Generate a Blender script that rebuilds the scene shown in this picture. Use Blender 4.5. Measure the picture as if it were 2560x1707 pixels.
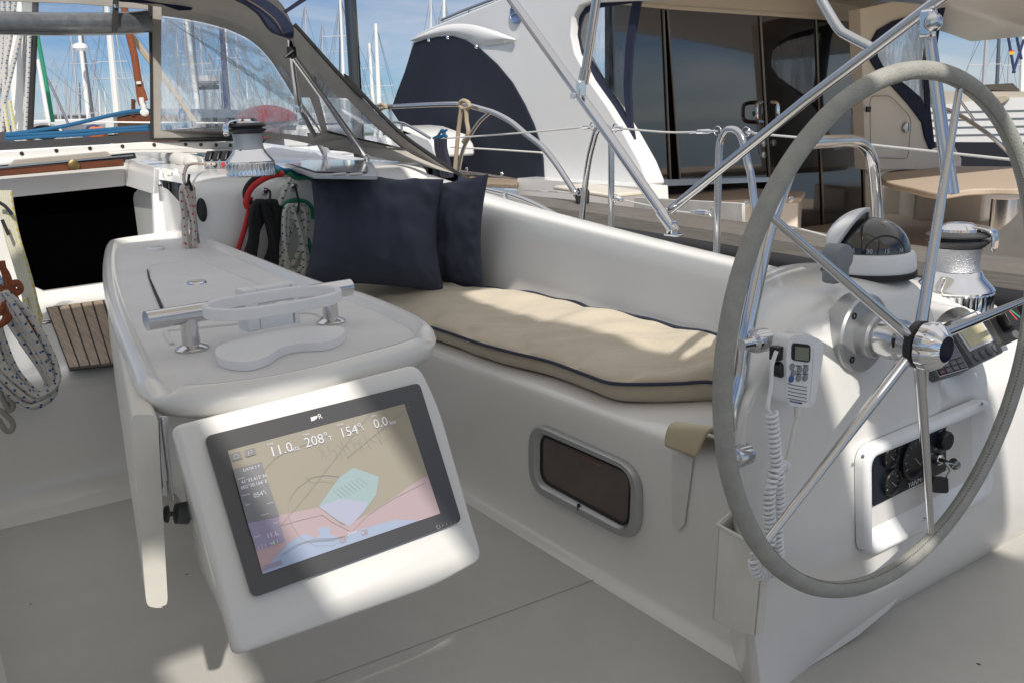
import bpy, bmesh, math, random
import numpy as np
from mathutils import Vector, Matrix
from mathutils.geometry import tessellate_polygon
random.seed(7)
PI = math.pi
scn = bpy.context.scene
COL = scn.collection
for o in list(bpy.data.objects): bpy.data.objects.remove(o)

# ------------------------------------------------------------------ camera
F, HZ, RO, EYE = 2200.0, 540.0, 2.0, 1.05
_th = math.atan(HZ / F); _ny = F / math.tan(_th)
_up = -Vector((_ny * math.tan(math.radians(RO)) / F, -_ny / F, -1.0)).normalized()
_fw = Vector((0, 0, -1)); _fw = (_fw - _up * _fw.dot(_up)).normalized()
_rt = _fw.cross(_up)
RM = Matrix((_rt, _fw, _up))
CAMP = Vector((0, 0, EYE))
cam = bpy.data.cameras.new('camera'); camo = bpy.data.objects.new('camera', cam); COL.objects.link(camo)
cam.sensor_width = 36.0; cam.lens = F / 2560 * 36.0; cam.clip_start = 0.05; cam.clip_end = 3000
camo.matrix_world = Matrix.Translation(CAMP) @ RM.to_4x4()
scn.camera = camo

# ------------------------------------------------------------------ sky and sun
SUN_DIR = Vector((0.203, -0.975, 0.93)).normalized()     # towards the sun
elev = math.asin(SUN_DIR.z); azim = math.atan2(SUN_DIR.x, SUN_DIR.y)
w = bpy.data.worlds.new("World"); scn.world = w; w.use_nodes = True
nt = w.node_tree; nt.nodes.clear()
def N(nt, t, **k):
    n = nt.nodes.new(t)
    for a, b in k.items(): setattr(n, a, b)
    return n
out = N(nt, 'ShaderNodeOutputWorld'); bg = N(nt, 'ShaderNodeBackground'); bg.inputs[1].default_value = 0.052
sky = N(nt, 'ShaderNodeTexSky', sky_type='NISHITA', sun_disc=False, sun_elevation=elev, sun_rotation=azim)
sky.air_density = .75; sky.dust_density = 0.3; sky.ozone_density = 2.5
tc = N(nt, 'ShaderNodeTexCoord'); mp = N(nt, 'ShaderNodeMapping'); mp.inputs['Scale'].default_value = (1.0, 1.0, 5.0)
nz = N(nt, 'ShaderNodeTexNoise'); nz.inputs['Scale'].default_value = 3.1; nz.inputs['Detail'].default_value = 7; nz.inputs['Roughness'].default_value = .6; nz.inputs['Distortion'].default_value = .5
cr = N(nt, 'ShaderNodeValToRGB'); cr.color_ramp.elements[0].position = .40; cr.color_ramp.elements[1].position = .66
cr.color_ramp.elements[1].color = (.62, .62, .62, 1)
mx = N(nt, 'ShaderNodeMixRGB'); mx.inputs[2].default_value = (5.2, 5.2, 5.4, 1)
L = nt.links.new
L(tc.outputs['Generated'], mp.inputs[0]); L(mp.outputs[0], nz.inputs['Vector']); L(nz.outputs[0], cr.inputs[0])
sx = N(nt, 'ShaderNodeSeparateXYZ'); L(tc.outputs['Generated'], sx.inputs[0])
hi = N(nt, 'ShaderNodeMapRange', interpolation_type='SMOOTHSTEP'); hi.inputs['From Min'].default_value = .30; hi.inputs['From Max'].default_value = .62; hi.inputs['To Max'].default_value = .85  # bright cloud added high overhead, out of view, for soft ambient light
L(sx.outputs[2], hi.inputs[0]); m8 = N(nt, 'ShaderNodeMath', operation='MAXIMUM'); L(cr.outputs[0], m8.inputs[0]); L(hi.outputs[0], m8.inputs[1])
wc = N(nt, 'ShaderNodeMixRGB'); wc.inputs[1].default_value = (10.5, 10.6, 10.8, 1); wc.inputs[2].default_value = (13.6, 13.4, 13.2, 1); L(hi.outputs[0], wc.inputs[0]); L(wc.outputs[0], mx.inputs[2])
L(m8.outputs[0], mx.inputs[0]); tn = N(nt, 'ShaderNodeMixRGB', blend_type='MULTIPLY'); tn.inputs[0].default_value = 1; tn.inputs[2].default_value = (.80, .96, 1.14, 1); L(sky.outputs[0], tn.inputs[1]); L(tn.outputs[0], mx.inputs[1]); L(mx.outputs[0], bg.inputs[0]); L(bg.outputs[0], out.inputs[0])
sun = bpy.data.lights.new('sun', 'SUN'); sun.energy = 3.0; sun.angle = math.radians(.9); sun.color = (1, .94, .85)
suno = bpy.data.objects.new('sun', sun); COL.objects.link(suno)
suno.rotation_euler = SUN_DIR.to_track_quat('Z', 'Y').to_euler(); suno.location = (0, 0, 8)
scn.view_settings.view_transform = 'Standard'; scn.view_settings.look = 'None'
scn.view_settings.gamma = 1; scn.view_settings.exposure = 0.36
scn.render.engine = 'CYCLES'
try:
    scn.cycles.max_bounces = 10; scn.cycles.transparent_max_bounces = 16; scn.cycles.glossy_bounces = 5
except Exception: pass

# ------------------------------------------------------------------ frames and unprojection (source pixels 2560 x 1707)
A = Vector((-.562, .827, 0)).normalized(); B = Vector((A.y, -A.x, 0)); Z = Vector((0, 0, 1))
S = 2560 / 2352
def V(x, y): return (x * S, y * S)
def zm(ox, oy, wd, iw=2352):
    k = wd / iw
    return lambda x, y: (ox + x * k, oy + y * k)
za = zm(0, 0, 900); zb = zm(800, 0, 900); zc = zm(1660, 0, 900); zd = zm(0, 500, 900); ze = zm(800, 500, 900); zf = zm(1660, 500, 900)
zg = zm(0, 1107, 900); zh = zm(800, 1107, 900); zi = zm(1660, 1000, 900); zj = zm(450, 900, 800, 2091); zk = zm(450, 280, 400, 2323)
zl = zm(0, 0, 450, 1857); zn = zm(2060, 980, 440, 1643); zo = zm(1900, 820, 220, 1500); zp = zm(2260, 740, 300, 1809)
zq = zm(0, 300, 300, 1176); zr = zm(300, 280, 320, 1394); zt = zm(350, 580, 800, 2352)
def ray(q): return RM @ Vector(((q[0] - 1280) / F, -(q[1] - 853.5) / F, -1.0))
def Pz(q, z): r = ray(q); return CAMP + r * ((z - EYE) / r.z)
def Py(q, y): r = ray(q); return CAMP + r * (y / r.y)
def Pn(q, n, o): r = ray(q); return CAMP + r * ((o - CAMP).dot(n) / r.dot(n))
def Pa(q, a): return Pn(q, A, A * a)
def Pb(q, b): return Pn(q, B, B * b)
def W(a, b, z): return A * a + B * b + Z * z
def ab(p): return (p.dot(A), p.dot(B), p.z)
def proj(p):
    c = RM.transposed() @ (p - CAMP); return (1280 + F * c.x / -c.z, 853.5 - F * c.y / -c.z)
def up_to(base, q):     # point straight above base whose picture height is q[1]
    lo, hi = -1.0, 6.0
    for i in range(40):
        m = (lo + hi) / 2
        if proj(base + Z * m)[1] > q[1]: lo = m
        else: hi = m
    return base + Z * lo

# ------------------------------------------------------------------ materials
MATS = {}
def mat(name, col, rough=.5, metal=0., bump=0., bscale=60., var=0., vscale=8., coat=0., spec=.5, sheen=0., weave=0., trans=0., emit=None, estr=0., alpha=1.):
    if name in MATS: return MATS[name]
    m = bpy.data.materials.new(name); m.use_nodes = True; t = m.node_tree; b = t.nodes['Principled BSDF']
    b.inputs['Base Color'].default_value = (*col, 1); b.inputs['Roughness'].default_value = rough; b.inputs['Metallic'].default_value = metal
    b.inputs['Coat Weight'].default_value = coat; b.inputs['Coat Roughness'].default_value = .12; b.inputs['Specular IOR Level'].default_value = spec
    b.inputs['Sheen Weight'].default_value = sheen; b.inputs['Transmission Weight'].default_value = trans; b.inputs['Alpha'].default_value = alpha
    if emit: b.inputs['Emission Color'].default_value = (*emit, 1); b.inputs['Emission Strength'].default_value = estr
    tc = N(t, 'ShaderNodeTexCoord')
    l = t.links.new
    if var:
        n1 = N(t, 'ShaderNodeTexNoise'); n1.inputs['Scale'].default_value = vscale; n1.inputs['Detail'].default_value = 6; n1.inputs['Roughness'].default_value = .65
        mr = N(t, 'ShaderNodeMapRange'); mr.inputs['From Min'].default_value = .3; mr.inputs['From Max'].default_value = .7
        mr.inputs['To Min'].default_value = 1 - var; mr.inputs['To Max'].default_value = 1 + var * .3
        mm = N(t, 'ShaderNodeMixRGB', blend_type='MULTIPLY'); mm.inputs[0].default_value = 1; mm.inputs[1].default_value = (*col, 1)
        l(tc.outputs['Object'], n1.inputs['Vector']); l(n1.outputs[0], mr.inputs[0]); l(mr.outputs[0], mm.inputs[2]); l(mm.outputs[0], b.inputs['Base Color'])
        mr2 = N(t, 'ShaderNodeMapRange'); mr2.inputs['To Min'].default_value = max(0, rough - .03); mr2.inputs['To Max'].default_value = min(1, rough + .04)
        l(n1.outputs[0], mr2.inputs[0])
        if var >= .05: l(mr2.outputs[0], b.inputs['Roughness'])
    if bump or weave:
        bp = N(t, 'ShaderNodeBump'); bp.inputs['Strength'].default_value = max(bump, weave); bp.inputs['Distance'].default_value = .002
        if weave:
            w1 = N(t, 'ShaderNodeTexWave', bands_direction='X'); w1.inputs['Scale'].default_value = bscale
            w2 = N(t, 'ShaderNodeTexWave', bands_direction='Z'); w2.inputs['Scale'].default_value = bscale
            ad = N(t, 'ShaderNodeMath', operation='ADD'); n3 = N(t, 'ShaderNodeTexNoise'); n3.inputs['Scale'].default_value = bscale * 3
            ad2 = N(t, 'ShaderNodeMath', operation='ADD')
            for x in (w1, w2, n3): l(tc.outputs['Object'], x.inputs['Vector'])
            l(w1.outputs['Fac'], ad.inputs[0]); l(w2.outputs['Fac'], ad.inputs[1]); l(ad.outputs[0], ad2.inputs[0]); l(n3.outputs[0], ad2.inputs[1]); l(ad2.outputs[0], bp.inputs['Height'])
        else:
            n2 = N(t, 'ShaderNodeTexNoise'); n2.inputs['Scale'].default_value = bscale; n2.inputs['Detail'].default_value = 4
            l(tc.outputs['Object'], n2.inputs['Vector']); l(n2.outputs[0], bp.inputs['Height'])
        l(bp.outputs[0], b.inputs['Normal'])
    MATS[name] = m; return m
GEL = mat('gelcoat', (.78, .775, .755), .26, var=.03, vscale=1.6, coat=.5, bump=.03, bscale=420)
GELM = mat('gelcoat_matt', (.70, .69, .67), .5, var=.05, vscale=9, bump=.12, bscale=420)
SOLE = mat('nonslip_sole', (.54, .53, .50), .6, var=.12, vscale=2.2, bump=.5, bscale=520)
TABT = mat('table_surface', (.70, .70, .71), .55, var=.09, vscale=5, bump=.25, bscale=500)
PLAS = mat('white_plastic', (.84, .85, .87), .38, var=.05, vscale=20)
PLASY = mat('aged_white_plastic', (.74, .72, .66), .4, var=.1, vscale=9)
CHR = mat('chrome', (.80, .80, .82), .07, 1., bump=.02, bscale=8)
STL = mat('brushed_steel', (.64, .64, .65), .15, 1., bump=.03, bscale=30)
STLD = mat('rough_drum', (.55, .56, .58), .38, 1., bump=1.0, bscale=420)
ALU = mat('anodised_aluminium', (.50, .51, .52), .42, .8, var=.06, vscale=10)
BLK = mat('black_plastic', (.012, .012, .014), .32, var=.2, vscale=30)
BLKR = mat('black_rubber', (.02, .02, .021), .7)
GRYP = mat('grey_plastic', (.10, .105, .11), .45)
GRYL = mat('light_grey_plastic', (.25, .27, .29), .45)
NAVY = mat('navy_canvas', (.012, .020, .055), .85, var=.2, vscale=6, weave=.4, bscale=350)
NAVYP = mat('navy_pillow', (.050, .058, .088), .9, var=.15, vscale=5, weave=.3, bscale=260)
BEIC = mat('beige_cushion', (.76, .67, .52), .85, var=.09, vscale=7, weave=.7, bscale=170, sheen=.2)
PIPE = mat('navy_piping', (.025, .03, .06), .7)
CANV = mat('grey_canvas', (.40, .37, .33), .85, var=.15, vscale=6, weave=.3, bscale=300)
CANVB = mat('beige_vinyl', (.60, .52, .36), .5, var=.12, vscale=12)
LEAT = mat('grey_leather', (.36, .36, .33), .72, var=.18, vscale=30, bump=.9, bscale=260)
DARK = mat('painted_darkness', (.0008, .0008, .001), 1., spec=0.)
MAHO = mat('varnished_mahogany', (.16, .05, .02), .3, var=.4, vscale=12)
CREAM = mat('cream_gelcoat', (.74, .68, .58), .32, var=.05, vscale=3, coat=.3)
MYW = mat('yacht_white', (.80, .80, .80), .22, var=.05, vscale=1.2, coat=.5)
BGLASS = mat('smoked_glass', (.006, .005, .005), .03, spec=1., coat=1.)
SEAL = mat('black_rub_rail', (.012, .012, .016), .4)
LINEW = mat('white_rope', (.75, .74, .70), .8, bump=.6, bscale=700)
BLUEL = mat('blue_rope', (.01, .10, .22), .75, bump=.6, bscale=500)
REDL = mat('red_rope', (.55, .03, .03), .75, bump=.6, bscale=500)
GRNL = mat('green_rope', (.02, .25, .14), .75, bump=.6, bscale=500)
BLKL = mat('black_rope', (.012, .012, .014), .8, bump=.8, bscale=500)
TANL = mat('tan_rope', (.42, .34, .24), .85, bump=.8, bscale=500)
ORGL = mat('orange_brown_rope', (.30, .085, .03), .8, var=.6, vscale=220, bump=.8, bscale=400)
INK = mat('dark_ink', (.04, .04, .05), .6); WINK = mat('white_ink', (.75, .75, .75), .5); REDI = mat('red_ink', (.6, .05, .05), .5); GRNI = mat('green_ink', (.02, .4, .2), .5)
MASTM = mat('mast_alloy', (.62, .62, .64), .35, .5); MASTW = mat('mast_white', (.8, .8, .78), .4); MASTD = mat('mast_dark', (.10, .11, .14), .5); MASTB = mat('mast_blue', (.03, .05, .14), .8)
WIRE = mat('rig_wire', (.25, .26, .28), .4, .6)
HULLW = mat('hull_white', (.72, .72, .72), .3); HULLB = mat('hull_navy', (.02, .03, .07), .3); REDC = mat('red_canopy', (.30, .05, .07), .85, var=.5, vscale=3)
ORGF = mat('orange_fender', (.8, .16, .03), .5)

def specks(m):
    t = m.node_tree; b = t.nodes['Principled BSDF']; src = b.inputs['Base Color'].links[0].from_socket; l = t.links.new
    tc = N(t, 'ShaderNodeTexCoord'); v = N(t, 'ShaderNodeTexVoronoi'); v.inputs['Scale'].default_value = 9
    c = N(t, 'ShaderNodeMath', operation='LESS_THAN'); c.inputs[1].default_value = .035; n = N(t, 'ShaderNodeTexNoise'); n.inputs['Scale'].default_value = 3.3
    g = N(t, 'ShaderNodeMath', operation='GREATER_THAN'); g.inputs[1].default_value = .52; mu = N(t, 'ShaderNodeMath', operation='MULTIPLY'); x = N(t, 'ShaderNodeMixRGB'); x.inputs[2].default_value = (.10, .09, .08, 1)
    l(tc.outputs['Object'], v.inputs['Vector']); l(tc.outputs['Object'], n.inputs['Vector']); l(v.outputs['Distance'], c.inputs[0]); l(n.outputs[0], g.inputs[0]); l(c.outputs[0], mu.inputs[0]); l(g.outputs[0], mu.inputs[1]); l(mu.outputs[0], x.inputs[0]); l(src, x.inputs[1]); l(x.outputs[0], b.inputs['Base Color'])
specks(SOLE)
def teak(name='teak', scale=1.0):
    m = bpy.data.materials.new(name); m.use_nodes = True; t = m.node_tree; b = t.nodes['Principled BSDF']; l = t.links.new
    tc = N(t, 'ShaderNodeTexCoord'); mp = N(t, 'ShaderNodeMapping'); mp.inputs['Rotation'].default_value = (0, 0, math.atan2(A.y, A.x)); mp.inputs['Scale'].default_value = (1, 1, 1)
    mp.vector_type = 'TEXTURE'
    m2 = N(t, 'ShaderNodeMapping'); m2.inputs['Scale'].default_value = (3 * scale, 60 * scale, 60 * scale)
    n = N(t, 'ShaderNodeTexNoise'); n.inputs['Scale'].default_value = 2; n.inputs['Detail'].default_value = 8; n.inputs['Roughness'].default_value = .7
    c = N(t, 'ShaderNodeValToRGB'); c.color_ramp.elements[0].color = (.17, .125, .09, 1); c.color_ramp.elements[1].color = (.42, .33, .25, 1)
    c.color_ramp.elements[0].position = .3; c.color_ramp.elements[1].position = .7
    l(tc.outputs['Object'], mp.inputs[0]); l(mp.outputs[0], m2.inputs[0]); l(m2.outputs[0], n.inputs['Vector']); l(n.outputs[0], c.inputs[0]); l(c.outputs[0], b.inputs['Base Color'])
    b.inputs['Roughness'].default_value = .65
    bp = N(t, 'ShaderNodeBump'); bp.inputs['Strength'].default_value = .3; bp.inputs['Distance'].default_value = .002; l(n.outputs[0], bp.inputs['Height']); l(bp.outputs[0], b.inputs['Normal'])
    MATS[name] = m; return m
TEAK = teak()
TEAKL = teak('pale_teak'); TEAKL.node_tree.nodes['Color Ramp'].color_ramp.elements[0].color = (.42, .33, .25, 1); TEAKL.node_tree.nodes['Color Ramp'].color_ramp.elements[1].color = (.62, .52, .42, 1)
def vinyl(name, haze=.12, scale=6, tint=(.8, .85, .9)):
    m = bpy.data.materials.new(name); m.use_nodes = True; t = m.node_tree; t.nodes.clear(); l = t.links.new
    o = N(t, 'ShaderNodeOutputMaterial'); tr = N(t, 'ShaderNodeBsdfTransparent'); tr.inputs[0].default_value = (.97, .98, .99, 1)
    gl = N(t, 'ShaderNodeBsdfGlossy'); gl.inputs['Roughness'].default_value = .04
    df = N(t, 'ShaderNodeBsdfTranslucent'); df.inputs[0].default_value = (*tint, 1); d2 = N(t, 'ShaderNodeBsdfDiffuse'); d2.inputs[0].default_value = (*tint, 1)
    tc = N(t, 'ShaderNodeTexCoord'); mp = N(t, 'ShaderNodeMapping'); mp.inputs['Scale'].default_value = (scale, scale, scale * .35)
    n = N(t, 'ShaderNodeTexNoise'); n.inputs['Scale'].default_value = 2; n.inputs['Detail'].default_value = 8; n.inputs['Roughness'].default_value = .75; n.inputs['Distortion'].default_value = 1.2
    mr = N(t, 'ShaderNodeMapRange'); mr.inputs['From Min'].default_value = .42; mr.inputs['From Max'].default_value = .75; mr.inputs['To Min'].default_value = haze * .25; mr.inputs['To Max'].default_value = haze * 3
    bp = N(t, 'ShaderNodeBump'); bp.inputs['Strength'].default_value = .5; bp.inputs['Distance'].default_value = .01
    fr = N(t, 'ShaderNodeLayerWeight'); fr.inputs[0].default_value = .12
    am = N(t, 'ShaderNodeMixShader'); am.inputs[0].default_value = .5; m1 = N(t, 'ShaderNodeMixShader'); m2 = N(t, 'ShaderNodeMixShader')
    l(tc.outputs['Object'], mp.inputs[0]); l(mp.outputs[0], n.inputs['Vector']); l(n.outputs[0], mr.inputs[0]); l(n.outputs[0], bp.inputs['Height']); l(bp.outputs[0], gl.inputs['Normal']); l(bp.outputs[0], fr.inputs['Normal'])
    l(df.outputs[0], am.inputs[1]); l(d2.outputs[0], am.inputs[2]); l(mr.outputs[0], m1.inputs[0]); l(tr.outputs[0], m1.inputs[1]); l(am.outputs[0], m1.inputs[2])
    l(fr.outputs['Fresnel'], m2.inputs[0]); l(m1.outputs[0], m2.inputs[1]); l(gl.outputs[0], m2.inputs[2]); l(m2.outputs[0], o.inputs[0])
    MATS[name] = m; return m
VIN = vinyl('clear_vinyl', .28, 7); VINM = vinyl('milky_vinyl', .30, 3); VINL = vinyl('light_vinyl', .05)
def canopy_mat():
    m = bpy.data.materials.new('unseen_canopy_fill'); m.use_nodes = True; t = m.node_tree; t.nodes.clear(); l = t.links.new  # canvas of the unseen canopy, translucent to fill the cockpit with soft light
    o = N(t, 'ShaderNodeOutputMaterial'); a = N(t, 'ShaderNodeBsdfDiffuse'); a.inputs[0].default_value = (.55, .53, .49, 1); b = N(t, 'ShaderNodeBsdfTranslucent'); b.inputs[0].default_value = (.66, .62, .55, 1)
    x = N(t, 'ShaderNodeMixShader'); x.inputs[0].default_value = .45; l(a.outputs[0], x.inputs[1]); l(b.outputs[0], x.inputs[2]); l(x.outputs[0], o.inputs[0]); return m
CANOPY = canopy_mat()
def fleck(name, base, spot, k=26, w=.28, spot2=None):
    m = bpy.data.materials.new(name); m.use_nodes = True; t = m.node_tree; b = t.nodes['Principled BSDF']; l = t.links.new
    b.inputs['Roughness'].default_value = .8
    uv = N(t, 'ShaderNodeUVMap'); sp = N(t, 'ShaderNodeSeparateXYZ'); l(uv.outputs[0], sp.inputs[0])
    def mth(op, a, b_=None):
        n = N(t, 'ShaderNodeMath', operation=op)
        for i, x in enumerate((a, b_)):
            if x is None: continue
            if isinstance(x, (int, float)): n.inputs[i].default_value = x
            else: l(x, n.inputs[i])
        return n.outputs[0]
    u = mth('MULTIPLY', sp.outputs[0], k); v = mth('MULTIPLY', sp.outputs[1], 3.0)
    row = mth('FLOOR', v); fv = mth('FRACT', v); fu = mth('FRACT', mth('ADD', u, mth('MULTIPLY', row, .37)))
    a1 = mth('LESS_THAN', fu, w); a2 = mth('LESS_THAN', mth('ABSOLUTE', mth('SUBTRACT', fv, .5)), .26); f = mth('MULTIPLY', a1, a2)
    mxx = N(t, 'ShaderNodeMixRGB'); mxx.inputs[1].default_value = (*base, 1); mxx.inputs[2].default_value = (*spot, 1); l(f, mxx.inputs[0]); l(mxx.outputs[0], b.inputs['Base Color'])
    s = mth('SINE', mth('MULTIPLY', mth('ADD', mth('MULTIPLY', sp.outputs[0], 260), mth('MULTIPLY', sp.outputs[1], 4)), 6.283)); s2 = mth('SINE', mth('MULTIPLY', mth('SUBTRACT', mth('MULTIPLY', sp.outputs[0], 260), mth('MULTIPLY', sp.outputs[1], 4)), 6.283))
    bp = N(t, 'ShaderNodeBump'); bp.inputs['Strength'].default_value = .5; bp.inputs['Distance'].default_value = .001; l(mth('MULTIPLY', s, s2), bp.inputs['Height']); l(bp.outputs[0], b.inputs['Normal'])
    MATS[name] = m; return m
RBLUE = fleck('white_rope_blue_flecks', (.56, .54, .51), (.01, .10, .30), 34, .22)
RRED = fleck('white_rope_red_flecks', (.62, .58, .54), (.45, .03, .03), 34, .22)
RGRN = fleck('white_rope_green_flecks', (.66, .65, .60), (.01, .12, .08), 34, .22)
RYEL = fleck('white_rope_yellow_flecks', (.62, .60, .50), (.62, .52, .06), 40, .45)

# ------------------------------------------------------------------ builders
WL = {}
def link(name, data, parent, origin):
    o = bpy.data.objects.new(name, data); COL.objects.link(o)
    WL[o.name] = origin.copy()
    if parent is not None:
        o.parent = parent; o.location = origin - WL[parent.name]
    else: o.location = origin
    return o
def tag(o, label=None, cat=None, group=None, kind=None):
    if label: o['label'] = label
    if cat: o['category'] = cat
    if group: o['group'] = group
    if kind: o['kind'] = kind
    return o
def thing(name, loc, label, cat, group=None):
    return tag(link(name, None, None, Vector(loc)), label, cat, group)
class MB:
    def __init__(s): s.v = []; s.f = []; s.uv = {}
    def add(s, vs, fs, uvs=None):
        n = len(s.v); s.v += [Vector(v) for v in vs]
        for i, f in enumerate(fs):
            if uvs: s.uv[len(s.f)] = uvs[i]
            s.f.append([n + k for k in f])
        return s
    def build(s, name, m, parent=None, ang=35, bevel=0, bseg=2, sub=0, origin=None, flat=False):
        lo = origin
        if lo is None:
            if parent is not None: lo = WL[parent.name]
            else:
                mn = [min(v[i] for v in s.v) for i in range(3)]; mxv = [max(v[i] for v in s.v) for i in range(3)]
                lo = Vector(((mn[0] + mxv[0]) / 2, (mn[1] + mxv[1]) / 2, mn[2]))
        me = bpy.data.meshes.new(name); me.from_pydata([v - lo for v in s.v], [], s.f)
        if s.uv:
            ul = me.uv_layers.new(name='UVMap')
            for p in me.polygons:
                u = s.uv.get(p.index)
                if u:
                    for k, li in enumerate(p.loop_indices): ul.data[li].uv = u[k]
        bm = bmesh.new(); bm.from_mesh(me); bmesh.ops.recalc_face_normals(bm, faces=bm.faces); bm.to_mesh(me); bm.free()
        me.validate(); me.update()
        if not flat:
            me.polygons.foreach_set('use_smooth', [True] * len(me.polygons))
            if not sub: me.set_sharp_from_angle(angle=math.radians(ang))
        me.materials.append(m)
        o = link(name, me, parent, lo)
        if bevel:
            d = o.modifiers.new('b', 'BEVEL'); d.width = bevel; d.segments = bseg; d.limit_method = 'ANGLE'; d.angle_limit = math.radians(32)
        if sub:
            d = o.modifiers.new('s', 'SUBSURF'); d.levels = sub; d.render_levels = sub
        return o
    # primitives
    def box(s, c, dx, dy, dz):
        c = Vector(c); vs = [c + dx * i + dy * j + dz * k for i in (-.5, .5) for j in (-.5, .5) for k in (-.5, .5)]
        return s.add(vs, [(0, 1, 3, 2), (4, 6, 7, 5), (0, 4, 5, 1), (2, 3, 7, 6), (0, 2, 6, 4), (1, 5, 7, 3)])
    def tube(s, pts, r, n=10, closed=False, caps=True, uv=True):
        pts = [Vector(p) for p in pts]; m = len(pts)
        rs = r if isinstance(r, (list, tuple)) else [r] * m
        T = []
        for i in range(m):
            a = pts[(i - 1) % m] if (closed or i > 0) else pts[0]; b = pts[(i + 1) % m] if (closed or i < m - 1) else pts[-1]
            d = b - a; T.append(d.normalized() if d.length > 1e-9 else Vector((0, 0, 1)))
        ref = Vector((0, 0, 1)) if abs(T[0].z) < .9 else Vector((1, 0, 0))
        u = T[0].cross(ref).normalized(); vs = []; dist = 0; ds = []
        for i in range(m):
            if i: dist += (pts[i] - pts[i - 1]).length
            ds.append(dist)
            u = (u - T[i] * u.dot(T[i])); u = u.normalized() if u.length > 1e-6 else T[i].orthogonal().normalized()
            v = T[i].cross(u)
            for k in range(n):
                a = 2 * PI * k / n; vs.append(pts[i] + (u * math.cos(a) + v * math.sin(a)) * rs[i])
        fs = []; us = []
        for i in range(m if closed else m - 1):
            j = (i + 1) % m; dj = ds[j] if j else dist + (pts[0] - pts[-1]).length
            for k in range(n):
                k2 = (k + 1) % n
                fs.append((i * n + k, i * n + k2, j * n + k2, j * n + k)); us.append(((ds[i], k / n), (ds[i], (k + 1) / n), (dj, (k + 1) / n), (dj, k / n)))
        if caps and not closed:
            fs.append(tuple(range(n))[::-1]); us.append(((0, 0),) * n); fs.append(tuple((m - 1) * n + k for k in range(n))); us.append(((0, 0),) * n)
        return s.add(vs, fs, us if uv else None)
    def lathe(s, c, ax, prof, n=32):
        c = Vector(c); ax = Vector(ax).normalized(); u = ax.orthogonal().normalized(); v = ax.cross(u); vs = []; m = len(prof)
        for r, h in prof:
            for k in range(n):
                a = 2 * PI * k / n; vs.append(c + ax * h + (u * math.cos(a) + v * math.sin(a)) * max(r, 1e-5))
        fs = [(i * n + k, i * n + (k + 1) % n, (i + 1) * n + (k + 1) % n, (i + 1) * n + k) for i in range(m - 1) for k in range(n)]
        fs.append(tuple(range(n))[::-1]); fs.append(tuple((m - 1) * n + k for k in range(n)))
        return s.add(vs, fs)
    def slab(s, poly, ext):
        poly = [Vector(p) for p in poly]; n = len(poly); ext = Vector(ext); tris = tessellate_polygon([poly])
        vs = poly + [p + ext for p in poly]
        fs = [tuple(t) for t in tris] + [tuple(n + k for k in t)[::-1] for t in tris] + [(i, (i + 1) % n, n + (i + 1) % n, n + i) for i in range(n)]
        return s.add(vs, fs)
    def ringslab(s, outer, inner, ext):      # frame between two loops of equal length
        n = len(outer); vs = list(outer) + list(inner) + [Vector(p) + ext for p in outer] + [Vector(p) + ext for p in inner]; fs = []
        for i in range(n):
            j = (i + 1) % n
            fs += [(i, j, n + j, n + i), (2 * n + i, 3 * n + i, 3 * n + j, 2 * n + j), (i, 2 * n + i, 2 * n + j, j), (n + i, n + j, 3 * n + j, 3 * n + i)]
        return s.add(vs, fs)
    def grid(s, rows, closed=False):
        m = len(rows); n = len(rows[0]); vs = [p for r in rows for p in r]; fs = []
        for i in range(m - 1):
            for k in range(n if closed else n - 1):
                k2 = (k + 1) % n; fs.append((i * n + k, i * n + k2, (i + 1) * n + k2, (i + 1) * n + k))
        return s.add(vs, fs)
def spl(pts, n=8, closed=False):
    pts = [Vector(p) for p in pts]; m = len(pts); out = []
    for i in range(m if closed else m - 1):
        p1 = pts[i]; p2 = pts[(i + 1) % m]; p0 = pts[(i - 1) % m] if (closed or i) else p1 * 2 - p2; p3 = pts[(i + 2) % m] if (closed or i < m - 2) else p2 * 2 - p1
        for k in range(n):
            t = k / n; t2 = t * t; t3 = t2 * t
            out.append(.5 * (2 * p1 + (p2 - p0) * t + (2 * p0 - 5 * p1 + 4 * p2 - p3) * t2 + (3 * p1 - p0 - 3 * p2 + p3) * t3))
    if not closed: out.append(pts[-1])
    return out
def rnd(poly, r, seg=5):      # round the corners of a closed polygon
    poly = [Vector(p) for p in poly]; n = len(poly); out = []
    for i in range(n):
        p = poly[i]; a = poly[i - 1]; b = poly[(i + 1) % n]; rr = r[i] if isinstance(r, (list, tuple)) else r
        da = (a - p); db = (b - p); la = min(rr, da.length * .45); lb = min(rr, db.length * .45)
        s_ = p + da.normalized() * la; e = p + db.normalized() * lb
        for k in range(seg + 1):
            t = k / seg; out.append(s_ * (1 - t) ** 2 + p * 2 * t * (1 - t) + e * t * t)
    return out
def inset(poly, d):
    c = sum((Vector(p) for p in poly), Vector()) / len(poly); n = len(poly); out = []
    nm = Vector((0, 0, 0))
    for i in range(n): nm += (Vector(poly[i]) - c).cross(Vector(poly[(i + 1) % n]) - c)
    nm.normalize()
    for i in range(n):
        t = (Vector(poly[(i + 1) % n]) - Vector(poly[i - 1])).normalized(); out.append(Vector(poly[i]) + nm.cross(t) * d)
    return out
def tube_obj(name, pts, r, m, parent=None, n=12, **k): return MB().tube(pts, r, n=n, **k).build(name, m, parent)
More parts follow.
